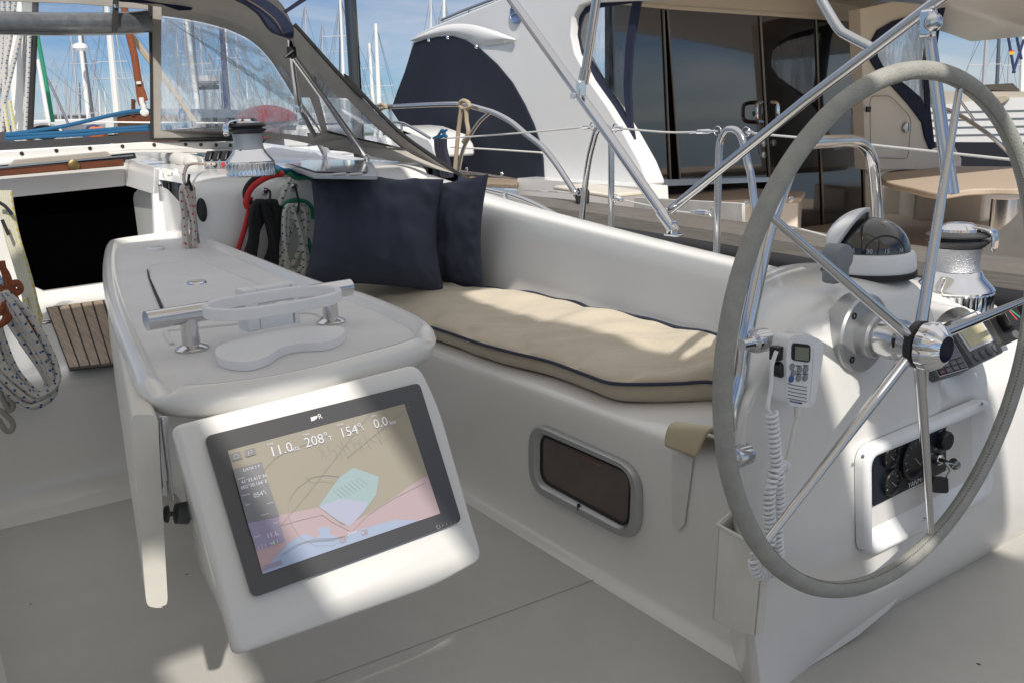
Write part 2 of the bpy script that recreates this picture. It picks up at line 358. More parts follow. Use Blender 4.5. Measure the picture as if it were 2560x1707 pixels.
def text_mb(mb, s, o, xd, yd, size, th=.0006, align='LEFT'):
    cu = bpy.data.curves.new('txt', 'FONT'); cu.body = s; cu.size = 1; cu.align_x = align; cu.resolution_u = 2
    ob = bpy.data.objects.new('txt', cu); COL.objects.link(ob)
    bpy.context.view_layer.update()
    me = bpy.data.meshes.new_from_object(ob.evaluated_get(bpy.context.evaluated_depsgraph_get()))
    xd = Vector(xd).normalized() * size; yd = Vector(yd).normalized() * size; nd = xd.cross(yd).normalized()
    mb.add([Vector(o) + xd * v.co.x + yd * v.co.y + nd * th for v in me.vertices], [tuple(p.vertices) for p in me.polygons])
    bpy.data.objects.remove(ob); bpy.data.meshes.remove(me); bpy.data.curves.remove(cu)
def circ(c, u, v, r, n=24, r2=None): return [Vector(c) + u * (r * math.cos(2 * PI * k / n)) + v * ((r2 or r) * math.sin(2 * PI * k / n)) for k in range(n)]
def lerp(a, b, t): return a + (b - a) * t

# ================================================================== own boat: mouldings
def strip(a0, a1, b0, b1, z): return [W(a0, b0, z), W(a1, b0, z), W(a1, b1, z), W(a0, b1, z)]
fl = MB(); fl.slab(strip(-2.2, 2.80, -.06, 1.30, 0), Z * -.05); fl.slab(strip(-2.2, 1.3, 1.30, 2.6, 0), Z * -.05)
tag(fl.build('floor', SOLE, flat=True), 'pale grey non-slip cockpit sole of the sailing boat', kind='structure')
g = MB(); p0 = Pz(zh(-420, 1700), .0012); p1 = Pz(zh(1850, 865), .0012); d = (p1 - p0).normalized(); s_ = d.cross(Z)
g.slab([p0, p1, p1 + s_ * .003, p0 + s_ * .003], Z * .0004)
tag(g.build('sole_seam', SOLE, flat=True), kind='structure', label='smooth moulded seam line crossing the non-slip sole')

def loft(name, rows, m, parent=None, sub=2, extra=None):
    mb = MB().grid(rows)
    if extra: extra(mb)
    return mb.build(name, m, parent, sub=sub)
# starboard bench: front face, seat top
st = [.94, 1.0, 1.3, 1.8, 2.3, 2.8, 3.3]
rows = []
for a in st:
    rows.append([W(a, 1.20, .0), W(a, 1.235, .012), W(a, 1.262, .06), W(a, 1.265, .2), W(a, 1.262, .36), W(a, 1.268, .392), W(a, 1.30, .402), W(a, 1.5, .402), W(a, 1.75, .402)])
bench = loft('bench_seat', rows, GEL, extra=lambda mb: mb.add([W(.942, 1.0 * b_, z_) for b_, z_ in ((1.20, 0), (1.235, .012), (1.262, .06), (1.265, .2), (1.262, .36), (1.268, .392), (1.30, .402), (1.75, .402), (1.75, 0))], [tuple(range(9))]))
tag(bench, 'long white moulded cockpit bench with a framed port in its front', 'bench')
# port in bench side
T_ = thing('porthole', W(1.6, 1.262, .18), 'oblong cabin port with grey metal frame and brown pane in bench side', 'porthole')
po = rnd([Pb(q, 1.262) for q in (zh(1380, -110), zh(1460, -290), zh(2020, 80), zh(2110, 330), zh(2070, 610), zh(1960, 630), zh(1420, 330), zh(1370, 130))], .012, 3)
po = rnd([Pb(q, 1.262) for q in (V(1222, 962), V(1478, 1075), V(1474, 1250), V(1222, 1120))], .075, 7)
pi_ = rnd([Pb(q, 1.262) for q in (V(1247, 995), V(1453, 1084), V(1447, 1208), V(1247, 1100))], .035, 7)
pm = [lerp(a_, b_, .25) for a_, b_ in zip(po, pi_)]
fr = MB(); n = len(po); O1 = -B * .012; O2 = -B * .016
rings = [po, [p + O1 * .7 for p in po], [lerp(a_, b_, .12) + O2 for a_, b_ in zip(po, pi_)], [lerp(a_, b_, .62) + O2 for a_, b_ in zip(po, pi_)], [lerp(a_, b_, .72) + O1 * .8 for a_, b_ in zip(po, pi_)], [p - B * .003 for p in pi_]]
fr.grid(rings, closed=True); fo = fr.build('frame', ALU, T_, ang=50)
MB().slab([p - B * .0045 for p in pi_], B * .003).build('pane', mat('brown_pane', (.10, .075, .07), .06, spec=.8, var=.3, vscale=7), T_, flat=True)
gk = MB().tube([p - B * .006 for p in pi_], .0035, 6, closed=True).build('gasket', BLKR, T_)
q0 = [Pb(V(1336, 1036), 1.2575), Pb(V(1380, 1055), 1.2575), Pb(V(1380, 1069), 1.2575), Pb(V(1337, 1050), 1.2575)]
lb = MB(); lb.tube(q0, .0006, 4, closed=True); xd = (q0[1] - q0[0]).normalized(); yd = (q0[0] - q0[3]).normalized()
text_mb(lb, 'Keep closed at sea', q0[3] + xd * .004 + yd * .009, xd, yd, .0065, .0003); text_mb(lb, 'fermer en mer', q0[3] + xd * .004 + yd * .003, xd, yd, .0055, .0003)
lb.build('warning_label', mat('red_label', (.45, .10, .07), .5), T_, flat=True)
jn = MB().box(Pb(V(1338, 1160), 1.262) - B * .013, A * .0012, B * .008, Z * .018).build('joint', BLKR, T_, flat=True)
# recess under the flap + flap
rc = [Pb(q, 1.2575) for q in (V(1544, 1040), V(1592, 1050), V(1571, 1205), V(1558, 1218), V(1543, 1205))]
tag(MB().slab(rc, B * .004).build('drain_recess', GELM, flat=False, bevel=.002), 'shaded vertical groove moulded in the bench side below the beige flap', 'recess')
rows = []
for i in range(9):
    t = i / 8
    top = [zi(lerp(40, 330, t), lerp(130, 70, t) - 30 * math.sin(t * PI)), zi(lerp(0, 215, t), lerp(300, 380, t))]
    pa = Pb(V(lerp(1560, 1660, t), lerp(950, 950, t)), 1.31); pa = W(lerp(1.26, 1.06, t), 1.33, .412)
    pb_ = Pb(zi(lerp(30, 300, t), lerp(150, 150, t)), 1.235); pc = Pb(zi(lerp(0, 205, t), lerp(300, 375, t)), 1.232)
    pm_ = lerp(pa, pb_, .6) + Z * .012 - B * .01
    rows.append([pa, pm_, pb_, lerp(pb_, pc, .5) - B * .004, pc])
fm = MB().grid(rows).build('seat_flap', CANVB, sub=2); d_ = fm.modifiers.new('t', 'SOLIDIFY'); d_.thickness = .008
tag(fm, 'cream padded flap bent over the aft corner of the bench', 'flap')

# starboard coaming, side deck and hull
def zt(a):
    xs = [-.6, .3, .9, 1.44, 1.86, 2.77, 3.2, 3.7, 4.4, 5.2]; ys = [.56, .59, .63, .665, .70, .795, .86, .915, .96, 1.0]
    for i in range(len(xs) - 1):
        if a <= xs[i + 1]: return lerp(ys[i], ys[i + 1], (a - xs[i]) / (xs[i + 1] - xs[i]))
    return ys[-1]
def bi(a): return 1.665 + .03 * max(0, min(1, (2.6 - a)))
rows = []
for a in (1.0, 1.2, 1.44, 1.86, 2.3, 2.77, 3.2, 3.7, 4.4, 5.2):
    z_ = zt(a); b0 = bi(a)
    rows.append([W(a, b0, .36), W(a, b0, .5), W(a, b0 + .03, z_ - .16), W(a, b0 + .055, z_ - .05), W(a, b0 + .085, z_ - .012), W(a, b0 + .14, z_), W(a, b0 + .20, z_ - .008), W(a, b0 + .25, z_ - .05), W(a, b0 + .27, z_ - .15), W(a, b0 + .29, z_ - .25), W(a, b0 + .36, z_ - .27), W(a, b0 + .58, z_ - .29)])
coam = loft('coaming', rows, GEL); tag(coam, 'white starboard cockpit coaming curving aft behind the long seat', 'coaming')
rows = []
for a in (-1.5, .3, 1.0, 2.0, 3.2, 4.4, 6.0, 8.0):
    b0 = bi(a) + .58 - max(0, a - 3.2) * .16; z_ = zt(a) - .29
    rows.append([W(a, b0 - .06, z_), W(a, b0, z_), W(a, b0 + .03, z_ - .01), W(a, b0 + .08, -.6), W(a, b0 - .2, -1.35)])
tag(loft('topsides', rows, GEL, sub=1), 'white starboard hull side of the sailing boat below the side deck', 'hull side')
# port bench
rows = []
for a in (-1.5, .5, 1.8, 3.1): rows.append([W(a, .02, 0), W(a, -.01, .03), W(a, -.03, .1), W(a, -.03, .36), W(a, -.045, .395), W(a, -.08, .405), W(a, -.6, .405), W(a, -.62, .8), W(a, -.9, .8)])
tag(loft('port_bench', rows, GEL), 'white port bench just entering the left edge of the picture', 'bench')

# bridge deck with riser
rows = []
for b in (-.05, .3, .7, 1.1, 1.27):
    rows.append([W(2.70, b, .0), W(2.76, b, .01), W(2.80, b, .05), W(2.80, b, .30), W(2.805, b, .375), W(2.84, b, .398), W(2.95, b, .402), W(3.6, b, .402), W(4.3, b, .402)])
tag(loft('bridge_deck', rows, GEL), 'raised white bridge deck step carrying the teak slatted panel', 'step')
tk = thing('teak_grating', Pz(zd(450, 1100), .404), 'weathered teak slat panel let into the white bridge deck step', 'grating')
c00 = Pz(zd(300, 705), .407); c10 = Pz(zd(745, 645), .407); c01 = Pz(zd(455, 1107), .407); c11 = Pz(zd(860, 1065), .407)
MB().slab([c00, c01, c11, c10], Z * -.004).build('caulking', BLKR, tk, flat=True)
pk = MB()
for i in range(6):
    t0 = (i + .09) / 6; t1 = (i + .93) / 6
    e0, e1, f0, f1 = lerp(c00, c10, t0), lerp(c00, c10, t1), lerp(c01, c11, t0), lerp(c01, c11, t1)
    pk.slab([lerp(e0, f0, .015), lerp(e0, f0, .985), lerp(e1, f1, .985), lerp(e1, f1, .015)], Z * .004)
pk.build('planks', TEAK, tk, flat=True)
cl_ = MB(); c = Pz(zd(290, 803), .405); cl_.lathe(c, Z, [(.022, 0), (.022, .004), (.016, .007), (.004, .007)], 20)
tag(cl_.build('deck_stud', CHR), 'small round chrome deck stud beside the teak panel', 'stud')

# coachroof block beside the companionway
bx0 = MB()
rows = []
for b in (.86, .885, .95, 1.2, 1.5, 1.8):
    k = max(0, (.95 - b) / .09); e = .03 * k
    rows.append([W(3.20 + e, b, .38), W(3.20 + e, b, .6), W(3.205 + e, b, .80), W(3.225 + e, b, .875 - e * .5), W(3.27 + e, b, .91 - e), W(3.4, b, .915 - e), W(3.9, b, .92 - e), W(5.3, b, .93 - e)])
blk = MB().grid(rows); blk.add([W(3.22, .86, .38), W(3.22, .86, .885), W(4.4, .86, .90), W(4.4, .86, .38)], [(0, 1, 2, 3)])
blo = blk.build('coachroof', GEL, sub=2); tag(blo, 'white coachroof end moulding with the forward winch on top', 'coachroof')
vt = MB(); c = Pa(zr(888, 1070), 3.198)
for s1, m_, r1, r2, th in ((1, BLK, .017, .045, .010),): vt.lathe(Vector(), Vector((0, 0, 1)), [(1, 0), (1, .6), (.8, 1), (.0, 1.05)], 24)
vt.v = [c + B * (v.x * .018) + Z * (v.y * .042) - A * (v.z * .010) for v in vt.v]
tag(vt.build('oval_vent', BLK), 'small black oval vent fitting on the white coachroof end', 'vent')

# companionway
cw = thing('companionway', W(4.1, .6, .4), 'open companionway with interior darkness painted black, white surround and mahogany trim', 'companionway')
MB().slab([Pa(q, 4.24) for q in (za(20, 1270), za(1030, 1190), zd(1040, 640), zd(150, 640))], A * .02).build('painted_dark_opening', DARK, cw, flat=True)  # flat black sheet paints the darkness of the unlit cabin
MB().slab([Pa(q, 4.15) for q in (za(-60, 1110), za(825, 1050), za(825, 1215), za(40, 1295), zd(150, 300), zd(225, 570), zd(300, 603), zd(300, 690), zd(150, 720), za(-60, 1700))], A * .04).build('surround', GELM, cw, bevel=.006)
MB().slab([Pa(q, 4.15) for q in (zd(290, 600), zd(1120, 485), zd(1120, 560), zd(290, 690))], A * .04).build('sill', GEL, cw, bevel=.004)
sd = MB(); p_ = [Pa(za(815, 1045), 4.15), Pa(za(1008, 1098), 3.72), Pa(za(1000, 1268), 3.72), Pa(za(822, 1214), 4.15)]
sd.slab(p_, B * .02); sd.build('side_cheek', GEL, cw)
MB().slab([Pa(q, 3.72) for q in (za(1008, 1096), za(1062, 1108), zd(1112, 480), zd(1018, 480), za(1000, 1268))], A * .03).build('door_post', PLAS, cw, bevel=.004)
MB().slab([Pa(q, 3.74) for q in (zr(455, 610), zr(600, 640), zr(640, 1500), zr(470, 1500))], A * .02).build('washboard_channel', GELM, cw, bevel=.002)
MB().slab([Pa(q, 3.735) for q in (zr(508, 775), zr(560, 775), zr(588, 1500), zr(545, 1500))], A * .004).build('slot', GRYP, cw, flat=True)
MB().slab([Pa(q, 3.715) for q in (zr(415, 790), zr(455, 790), zr(462, 965), zr(428, 965))], A * .004).build('hinge_plate', STL, cw, bevel=.001)
hp = MB(); hp.slab([Pa(q, 3.73) for q in (zr(525, 780), zr(540, 775), zr(545, 965), zr(532, 965))], A * .004); hp.slab([Pa(q, 3.70) for q in (zr(525, 690), zr(578, 660), zr(575, 740), zr(530, 730))], A * .02)
hp.build('hasp', STL, cw, bevel=.002)
MB().slab([Pa(q, 3.72) for q in (zr(600, 620), zr(636, 625), zr(664, 1500), zr(630, 1500))], A * .03).build('track', PLAS, cw, bevel=.003)
MB().slab([Pa(q, 4.06) for q in (za(-80, 1112), za(808, 1042), za(812, 1086), za(-80, 1162))], A * .05).build('wood_trim', MAHO, cw, bevel=.003)
lk = MB().lathe(Pa(za(483, 1080), 4.055), -A, [(.022, 0), (.022, .004), (.016, .007), (.003, .007)], 20); lk.build('lock', mat('brass', (.35, .24, .10), .35, 1.), cw)
MB().slab([Pa(q, 4.14) for q in (za(-80, 1090), za(880, 1000), za(892, 1035), za(810, 1052), za(-80, 1120))], A * .04).build('hatch_gap', BLK, cw, flat=True)
MB().slab([Pa(q, 4.05) for q in (za(-80, 1098), za(870, 1012), za(872, 1020), za(-80, 1108))], A * .01).build('hatch_track', STL, cw, flat=True)
MB().slab([Pa(q, 4.12) for q in (za(55, 1088), za(95, 1045), za(700, 990), za(735, 1026))], A * .03).build('hatch_handle', CANV, cw, bevel=.004)
hr = MB(); hp_ = [Pz(za(870, 990), .965), Pz(za(1000, 1005), .955), Pz(za(1180, 1045), .945), Pz(za(1300, 1070), .925)]
hr.tube(spl(hp_, 6), [.034] * 19, 14); hr.slab([p - Z * .02 + B * .03 for p in hp_] + [p - Z * .02 - B * .034 for p in hp_[::-1]], Z * -.05)
hr.build('hatch_rail', GELM, cw)
sp_ = thing('spray_rail', Pa(za(400, 1050), 4.5), 'white screwed-down rail at the foot of the sprayhood windows', 'rail')
MB().slab([Pa(q, 4.5) for q in (za(-80, 990), za(950, 930), za(1600, 928), za(1600, 975), za(860, 985), za(-80, 1085))], A * .05).build('rail_board', GEL, sp_, bevel=.006)
for q in ((142, 1005), (368, 986), (588, 971), (800, 958), (1213, 946), (1313, 948), (1412, 950), (1505, 952), (1007, 948)):
    MB().lathe(Pa(za(*q), 4.499), -A, [(.009, 0), (.008, .003), (.0, .004)], 12).build('screw', mat('brass_screw', (.12, .09, .06), .4, 1.), sp_)
MB().slab([Pa(q, 4.47) for q in (za(-80, 1068), za(860, 985), za(1540, 972), za(1540, 1000), za(880, 1002), za(-80, 1098))], A * .2).build('rail_ledge', GELM, sp_, bevel=.004)

# instrument console / pedestal: loft across the boat
ped_t = [(1.45, .62), (1.38, .70), (1.25, .735), (1.10, .742), (1.0, .735), (.945, .70), (.922, .62), (.918, .48), (.918, .2), (.93, .06), (.97, .0)]
con_t = [(1.45, .60), (1.36, .64), (1.25, .65), (1.13, .640), (1.04, .590), (.975, .53), (.93, .47), (.918, .41), (.918, .2), (.93, .06), (.97, .0)]
def kp(tb, b):
    for (x0, y0), (x1, y1) in zip(tb, tb[1:]):
        if b <= x1: return lerp(y0, y1, (b - x0) / (x1 - x0))
    return tb[-1][1]
KA = [(1.09, .05), (1.10, .10), (1.13, .16), (1.2, .24), (1.34, .42), (1.48, .62), (1.6, .9), (1.66, 1.0)]
KZ = [(1.09, .60), (1.10, .64), (1.13, .68), (1.2, .715), (1.34, .738), (1.48, .742)]
def prow(b, tbl, dz=0):
    q_ = max(0, min(1, (b - 1.09) / .57)); k = .05 + .95 * q_ ** .85; u_ = max(0, min(1, (b - 1.09) / .36)); zm_ = (.585 + .157 * (1 - (1 - u_) ** 2.4)) / .742; r = []
    for a, z in [(tbl[0][0], .0), (tbl[0][0] + .005, .35)] + tbl:
        zz = z * (zm_ if z > .4 else 1); bb = b + (.07 * max(0, (.45 - z) / .45) * max(0, (1.34 - b) / .25))
        r.append(W(.918 + (a - .918) * k + (.02 * (1.34 - b) / .24 if b < 1.34 else 0) * (a < .95), bb, max(0, zz + dz * (z > .3))))
    return r
def mixt(t): return [(lerp(x[0], y[0], t), lerp(x[1], y[1], t)) for x, y in zip(ped_t, con_t)]
rows = [prow(b, ped_t) for b in (1.09, 1.095, 1.11, 1.14, 1.19, 1.26, 1.34, 1.44, 1.54, 1.62, 1.655)] + [prow(1.675, mixt(.5)), prow(1.70, con_t), prow(1.85, con_t), prow(2.02, con_t), prow(2.14, con_t, -.01), prow(2.22, con_t, -.05), prow(2.26, con_t, -.16)]
ped = loft('helm_console', rows, GEL, extra=lambda mb: mb.f.append(list(range(len(rows[0]))))); tag(ped, 'white moulded helm console carrying compass, wheel shaft and gauges', 'helm console')

# storage pocket
pk_ = thing('storage_pocket', Pb(zi(330, 1420), 1.2), 'slim white plastic winch handle pocket on the bench side below the wheel', 'storage pocket')
fp = [Pb(zi(*q), 1.105) for q in ((352, 812), (520, 905), (660, 925), (655, 1170), (600, 1540), (480, 1520), (315, 1430))]
outer = MB().slab(fp, B * .006); outer.build('front', PLASY, pk_, bevel=.002)
bk = [Pb(zi(*q), 1.20) for q in ((430, 735), (540, 680), (640, 735))]
sdm = MB(); e0, e1 = Pb(zi(352, 812), 1.105), Pb(zi(315, 1430), 1.105); sdm.slab([e0, e1, e1 + B * .09, e0 + B * .09 + Z * .035], A * -.005)
e2, e3 = Pb(zi(660, 925), 1.105), Pb(zi(600, 1540), 1.105); sdm.slab([e2, e3, e3 + B * .02, e2 + B * .02 + Z * .01], A * .005)
sdm.build('side_wall', PLASY, pk_, bevel=.001)
MB().tube([e0 + B * .08 + Z * .03, e0, Pb(zi(520, 905), 1.105), e2, e2 + B * .08 + Z * .03], .004, 8).build('lip', PLASY, pk_)

# ================================================================== cockpit table
tb = thing('cockpit_table', W(2.2, .6, 0), 'long white cockpit table with raised lip, folded leaf and centre hatch', 'table')
TZ = .67
outl = [Pz(q, .655) for q in (zd(705, 335), zd(760, 312), zd(1150, 256), zd(1235, 250), zd(1300, 272), zd(1700, 440), zd(2100, 610), ze(260, 680), ze(500, 775), ze(690, 870), ze(740, 905), ze(762, 955), ze(735, 1005), ze(600, 1065), ze(300, 1150), zd(2150, 1228), zd(1800, 1308), zd(1450, 1362), zd(1100, 1380), zd(975, 1355), zd(900, 1290), zd(870, 1200), zd(800, 1020), zd(740, 850), zd(700, 700), zd(680, 550), zd(683, 420))]
outl = spl(outl, 5, closed=True)
def resamp_closed(p, n):
    p = p + [p[0]]; d = [0]
    for i in range(1, len(p)): d.append(d[-1] + (p[i] - p[i - 1]).length)
    o = []; j = 0
    for k in range(n):
        t = d[-1] * k / n
        while j < len(d) - 2 and d[j + 1] < t: j += 1
        o.append(lerp(p[j], p[j + 1], (t - d[j]) / max(1e-9, d[j + 1] - d[j])))
    return o
outl = resamp_closed(outl, 190); n = len(outl)
for _ in range(3): outl = [outl[i] * .5 + (outl[i - 1] + outl[(i + 1) % n]) * .25 for i in range(n)]
def lipmask(p):
    f = 1
    for c in (Pz(zd(1070, 1275), .67), Pz(ze(715, 925), .67)): f = min(f, max(0, min(1, ((p - c).length - .022) / .012)))
    return f
prof = [(.040, .000), (.034, .001), (.028, .012), (.020, .020), (.010, .019), (.001, .008), (-.002, -.004), (.004, -.022), (.012, -.030), (.05, -.032)]
ins = {}
def insd(d):
    r = inset(outl, d); c = sum(outl, Vector()) / n
    if sum((x - c).length for x in r) > sum((x - c).length for x in outl) and d > 0 or sum((x - c).length for x in r) < sum((x - c).length for x in outl) and d < 0: r = inset(outl, -d)
    return r
rings = []
for d_, h in prof:
    r = insd(d_); rings.append([Vector((p.x, p.y, TZ + (h * lipmask(p) if h > 0 else h))) for p in r])
mb = MB().grid(rings, closed=True)
mb.build('rim', GEL, tb, ang=60)
MB().slab([Vector((p.x, p.y, TZ + .0005)) for p in insd(.036)], Z * -.03).build('tabletop', TABT, tb, flat=True)
# centre hatch lid
lid = [Pz(zd(*q), TZ + .001) for q in ((985, 440), (1200, 405), (1300, 398), (1690, 565), (1560, 690), (1085, 730), (1040, 640), (985, 520))]
MB().slab(rnd(lid, .012, 3), Z * .005).build('hatch_lid', TABT, tb, bevel=.002)
MB().tube([p + Z * .0052 for p in rnd(lid, .012, 3)], .0014, 5, closed=True).build('lid_joint', GELM, tb)
gp = MB(); gp.tube([Pz(zd(*q), TZ + .003) for q in ((1055, 705), (1010, 600), (975, 510), (962, 455))], [.003, .003, .0028, .0015], 6)
gp.build('hatch_gap', BLKR, tb)
gp = MB(); e = [Pz(zd(*q), TZ + .0015) for q in ((1300, 393), (1325, 393), (1730, 552), (1690, 562))]; gp.slab(e, Z * .001)
gp.build('groove', GELM, tb, flat=True)
rb = MB()
def bead(pts, r=.005): rb.tube(spl([Pz(zd(*q), TZ + .001) for q in pts], 5), r, 8)
bead([(1125, 945), (1095, 900), (1090, 858), (1180, 850), (1600, 808)]); bead([(1925, 745), (2010, 742), (2080, 755), (2110, 775)]); bead([(1925, 770), (1925, 745)])
rb.build('recess_edge', TABT, tb)
for nm, q, r1 in (('ring_latch', (1017, 318), .030), ('ring_latch', (1285, 547), .026)):
    c = Pz(zd(*q), TZ + .006); lt = MB().lathe(c, Z, [(r1, -.006), (r1, .002), (r1 * .9, .006), (r1 * .72, .006), (r1 * .66, .002), (.001, .001)], 32)
    o = lt.build(nm, PLAS if q[0] < 1100 else CHR, tb); dd = (Pz(zd(q[0] + 100, q[1] - 8), TZ) - Pz(zd(q[0], q[1]), TZ)).normalized()
    MB().lathe(c, Z, [(r1 * .68, .0), (r1 * .68, .004), (r1 * .4, .006), (.001, .004)], 28).build('latch_cup', CHR, o)
    MB().box(c + Z * .007, dd * r1 * 1.7, dd.cross(Z) * .011, Z * .005).build('pull_tab', STL if q[0] > 1100 else PLASY, o, bevel=.002)
# folded leaf hanging on the port side
lf = []
pA = [Pa(q, 1.30) for q in (V(300, 950), V(362, 952), V(386, 1385), V(372, 1396), V(345, 1394), V(336, 1385))]
ext = (W(3.1, .50, 0) - W(1.3, .21, 0)) * .98
MB().slab(rnd(pA, .012, 4), ext).build('folded_leaf', PLASY, tb, bevel=.004)
MB().box(W(2.45, .60, .32), A * .9, B * .14, Z * .63).build('pedestal_box', GEL, tb, bevel=.02)
hw = MB(); hw.slab([Pa(q, 1.32) for q in (V(366, 955), V(386, 955), V(392, 1090), V(374, 1120), V(368, 1060))], A * .006); hw.slab([Pa(q, 1.325) for q in (V(374, 1030), V(392, 1060), V(386, 1140), V(372, 1140))], A * .006)
hw.slab([Pa(q, 1.31) for q in (V(372, 960), V(378, 960), V(402, 1150), V(396, 1152))], A * .006)
hw.build('leaf_bracket', STL, tb, bevel=.001)
kn = MB(); k0 = Pa(V(379, 1180), 1.35); k1 = Pa(V(412, 1178), 1.35); kd = (k1 - k0).normalized()
kn.lathe(k0, kd, [(.012, 0), (.014, .004), (.004, .007), (.004, .014), (.016, .016), (.018, .034), (.012, .036)], 18); kn.build('stop_knob', GRYP, tb)
# grab rail
b1 = Pz(zd(1255, 975), TZ + .001); b2 = Pz(zd(2165, 800), TZ + .001); t1 = up_to(b1, zd(1220, 740)); t2 = up_to(b2, zd(2150, 600)); rz = (t1.z + t2.z) / 2
t1.z = t2.z = rz; rd = (t2 - t1).normalized(); RL = (t2 - t1).length
rail = MB().tube([t1 - rd * .075, t1, t2, t2 + rd * .05], .0175, 20).build('grab_rail', STL, tb)
for c, t in ((b1, t1), (b2, t2)):
    MB().lathe(c, Z, [(.030, 0), (.030, .003), (.026, .006), (.0165, .010), (.0155, .03), (.0155, rz - TZ - .006)], 24).build('rail_post', STL, rail)

# cup holder clamped to the rail
ch = thing('cup_holder', (t1 + t2) / 2 - Z * .08, 'white plastic two-cup holder clamped on the steel table rail', 'cup holder')
rp = rd.cross(Z); rp = rp if rp.dot(A) < 0 else -rp
HZ_ = rz + .034; rc_ = Pz(zd(1790, 632), HZ_); hl = (Pz(zd(2272, 625), HZ_) - Pz(zd(1310, 670), HZ_)).length / 2
def stad(c, hl, hw, n=14):
    o = []
    for sgn, ax in ((1, 0), (-1, 1)):
        for k in range(n + 1):
            a = -PI / 2 + PI * k / n; o.append(c + rd * sgn * (hl - hw * 1.15 + math.cos(a) * hw * 1.15) + rp * sgn * math.sin(a) * hw)
    return o
so = stad(rc_, hl, .072); si = stad(rc_, hl - .0115, .0605)
MB().ringslab(so, si, Z * -.020).build('hoop', PLAS, ch, bevel=.002)
tr_ = spl([Pz(zd(*q), TZ + .017) for q in ((1405, 985), (1450, 1035), (1600, 1055), (1740, 1020), (1830, 965), (1950, 935), (2120, 925), (2235, 880), (2245, 835), (2150, 822), (1950, 830), (1760, 862), (1560, 905), (1440, 945))], 5, closed=True)
MB().slab(tr_, Z * -.016).build('tray', PLAS, ch, bevel=.002)
cbk = MB(); xc = [(1575, 1655), (1662, 1880), (1886, 1918)]
for i, (x0, x1) in enumerate(xc):
    f = lambda x: b1 + (b2 - b1) * ((x - 1255) / (2165 - 1255))
    pA_, pB_ = f(x0), f(x1); off = rp * (.020 if i != 1 else .017)
    zlo, zhi = TZ + .017, rz + .030
    cbk.slab([Vector((p.x, p.y, z)) + off for p, z in ((pA_, zlo), (pB_, zlo), (pB_, zhi), (pA_, zhi))], -rp * (.040 if i != 1 else .034))
cbk.build('clamp_block', PLAS, ch, bevel=.0015)
web = spl([rc_ + rp * .058 + rd * x - Z * .006 + rp * y for x, y in ((-.07, 0), (-.035, -.004), (-.012, -.03), (.012, -.034), (.035, -.008), (.07, 0))], 5)
MB().slab(web + [p + rp * .006 for p in web[::-1]], Z * -.008).build('web', PLAS, ch, bevel=.0015)
tx = MB(); f0 = f(1690) + rp * .0175; text_mb(tx, 'Made in Italy 2015', Vector((f0.x, f0.y, TZ + .048)), rd, Z, .0065, .0003, 'LEFT'); tx.build('moulded_text', INK, ch, flat=True)

# ================================================================== chart plotter in its pod at the table end
SC = 1.113; PN = Vector((.521, -.726, .448)).normalized(); PC = CAMP + (Vector((-.236, 1.105, .594)) - CAMP) * SC
PX = Vector((.806, .592, .022)).normalized(); PX = (PX - PN * PX.dot(PN)).normalized(); PY = PN.cross(PX)
def Pp(q, h=0): return Pn(q, PN, PC + PN * h)
pod = thing('plotter_pod', Pp(V(540, 1505), -.05), 'white moulded pod hung on the table end holding the chart plotter', 'instrument pod')
fo_ = rnd([Pp(V(*q), -.004) for q in ((398, 975), (962, 832), (1010, 930), (1085, 1195), (1112, 1283), (1000, 1345), (543, 1506), (505, 1350))], [.012, .02, .05, .02, .018, .03, .012, .05], 5)
c_ = sum(fo_, Vector()) / len(fo_)
def shr(loop, k, off): return [c_ + (p - c_) * k + off for p in loop]
back = rnd([Pa(V(*q), 1.36) for q in ((405, 985), (940, 850), (985, 940), (1030, 1120), (1040, 1180), (950, 1250), (520, 1400), (455, 1310))], [.012, .02, .05, .02, .018, .03, .012, .05], 5)
rings = [back, [lerp(a_, b_, .5) for a_, b_ in zip(back, shr(fo_, 1.0, -PN * .02))], shr(fo_, 1.0, -PN * .022), shr(fo_, .998, -PN * .008), shr(fo_, .985, -PN * .001), shr(fo_, .965, PN * .001)]
pb_ = MB().grid(rings, closed=True); n_ = len(fo_)
last = rings[-1]; k0 = len(pb_.v) - n_; pb_.f.append(list(range(k0, k0 + n_)))
pb_.build('housing', GEL, pod, ang=50)
cp = thing('chart_plotter', PC, 'black glass chart plotter with lit chart page in the white pod', 'chart plotter')
bz = rnd([Pp(V(*q), .001) for q in ((468, 1003), (960, 880), (1057, 1197), (578, 1373))], .010, 5)
MB().slab(bz, PN * .006).build('bezel', mat('plotter_glass', (.03, .03, .033), .48, spec=1., coat=.6, bump=.02, bscale=700), cp, bevel=.0012)
def Sj(x, y, h=.0080): return Pp(zj(x, y), h)
scr = thing_scr = None
SZ = [(312, 590), (1465, 285), (1700, 1000), (540, 1395)]
def emat(name, col, e): return mat(name, tuple(c * .35 + .16 for c in col), .48, emit=tuple(c * .8 + .04 for c in col), estr=e * .34, spec=1.)
sm = MB().slab([Sj(*q, .0072) for q in SZ], PN * .0006).build('screen', emat('scr_land', (.22, .17, .075), .62), cp, flat=True)
def lay(name, pts, m, h, smooth=False):
    P_ = [Sj(*q, h) for q in pts]; 
    MB().slab(P_, PN * .0002).build(name, m, sm, flat=True)
lay('shore_area', [(447, 1060), (700, 1000), (905, 960), (960, 1000), (1060, 1080), (1160, 1040), (1300, 960), (1590, 760), (1620, 756), (1700, 1000), (540, 1395)], emat('scr_pink', (.42, .24, .28), .62), .0084)
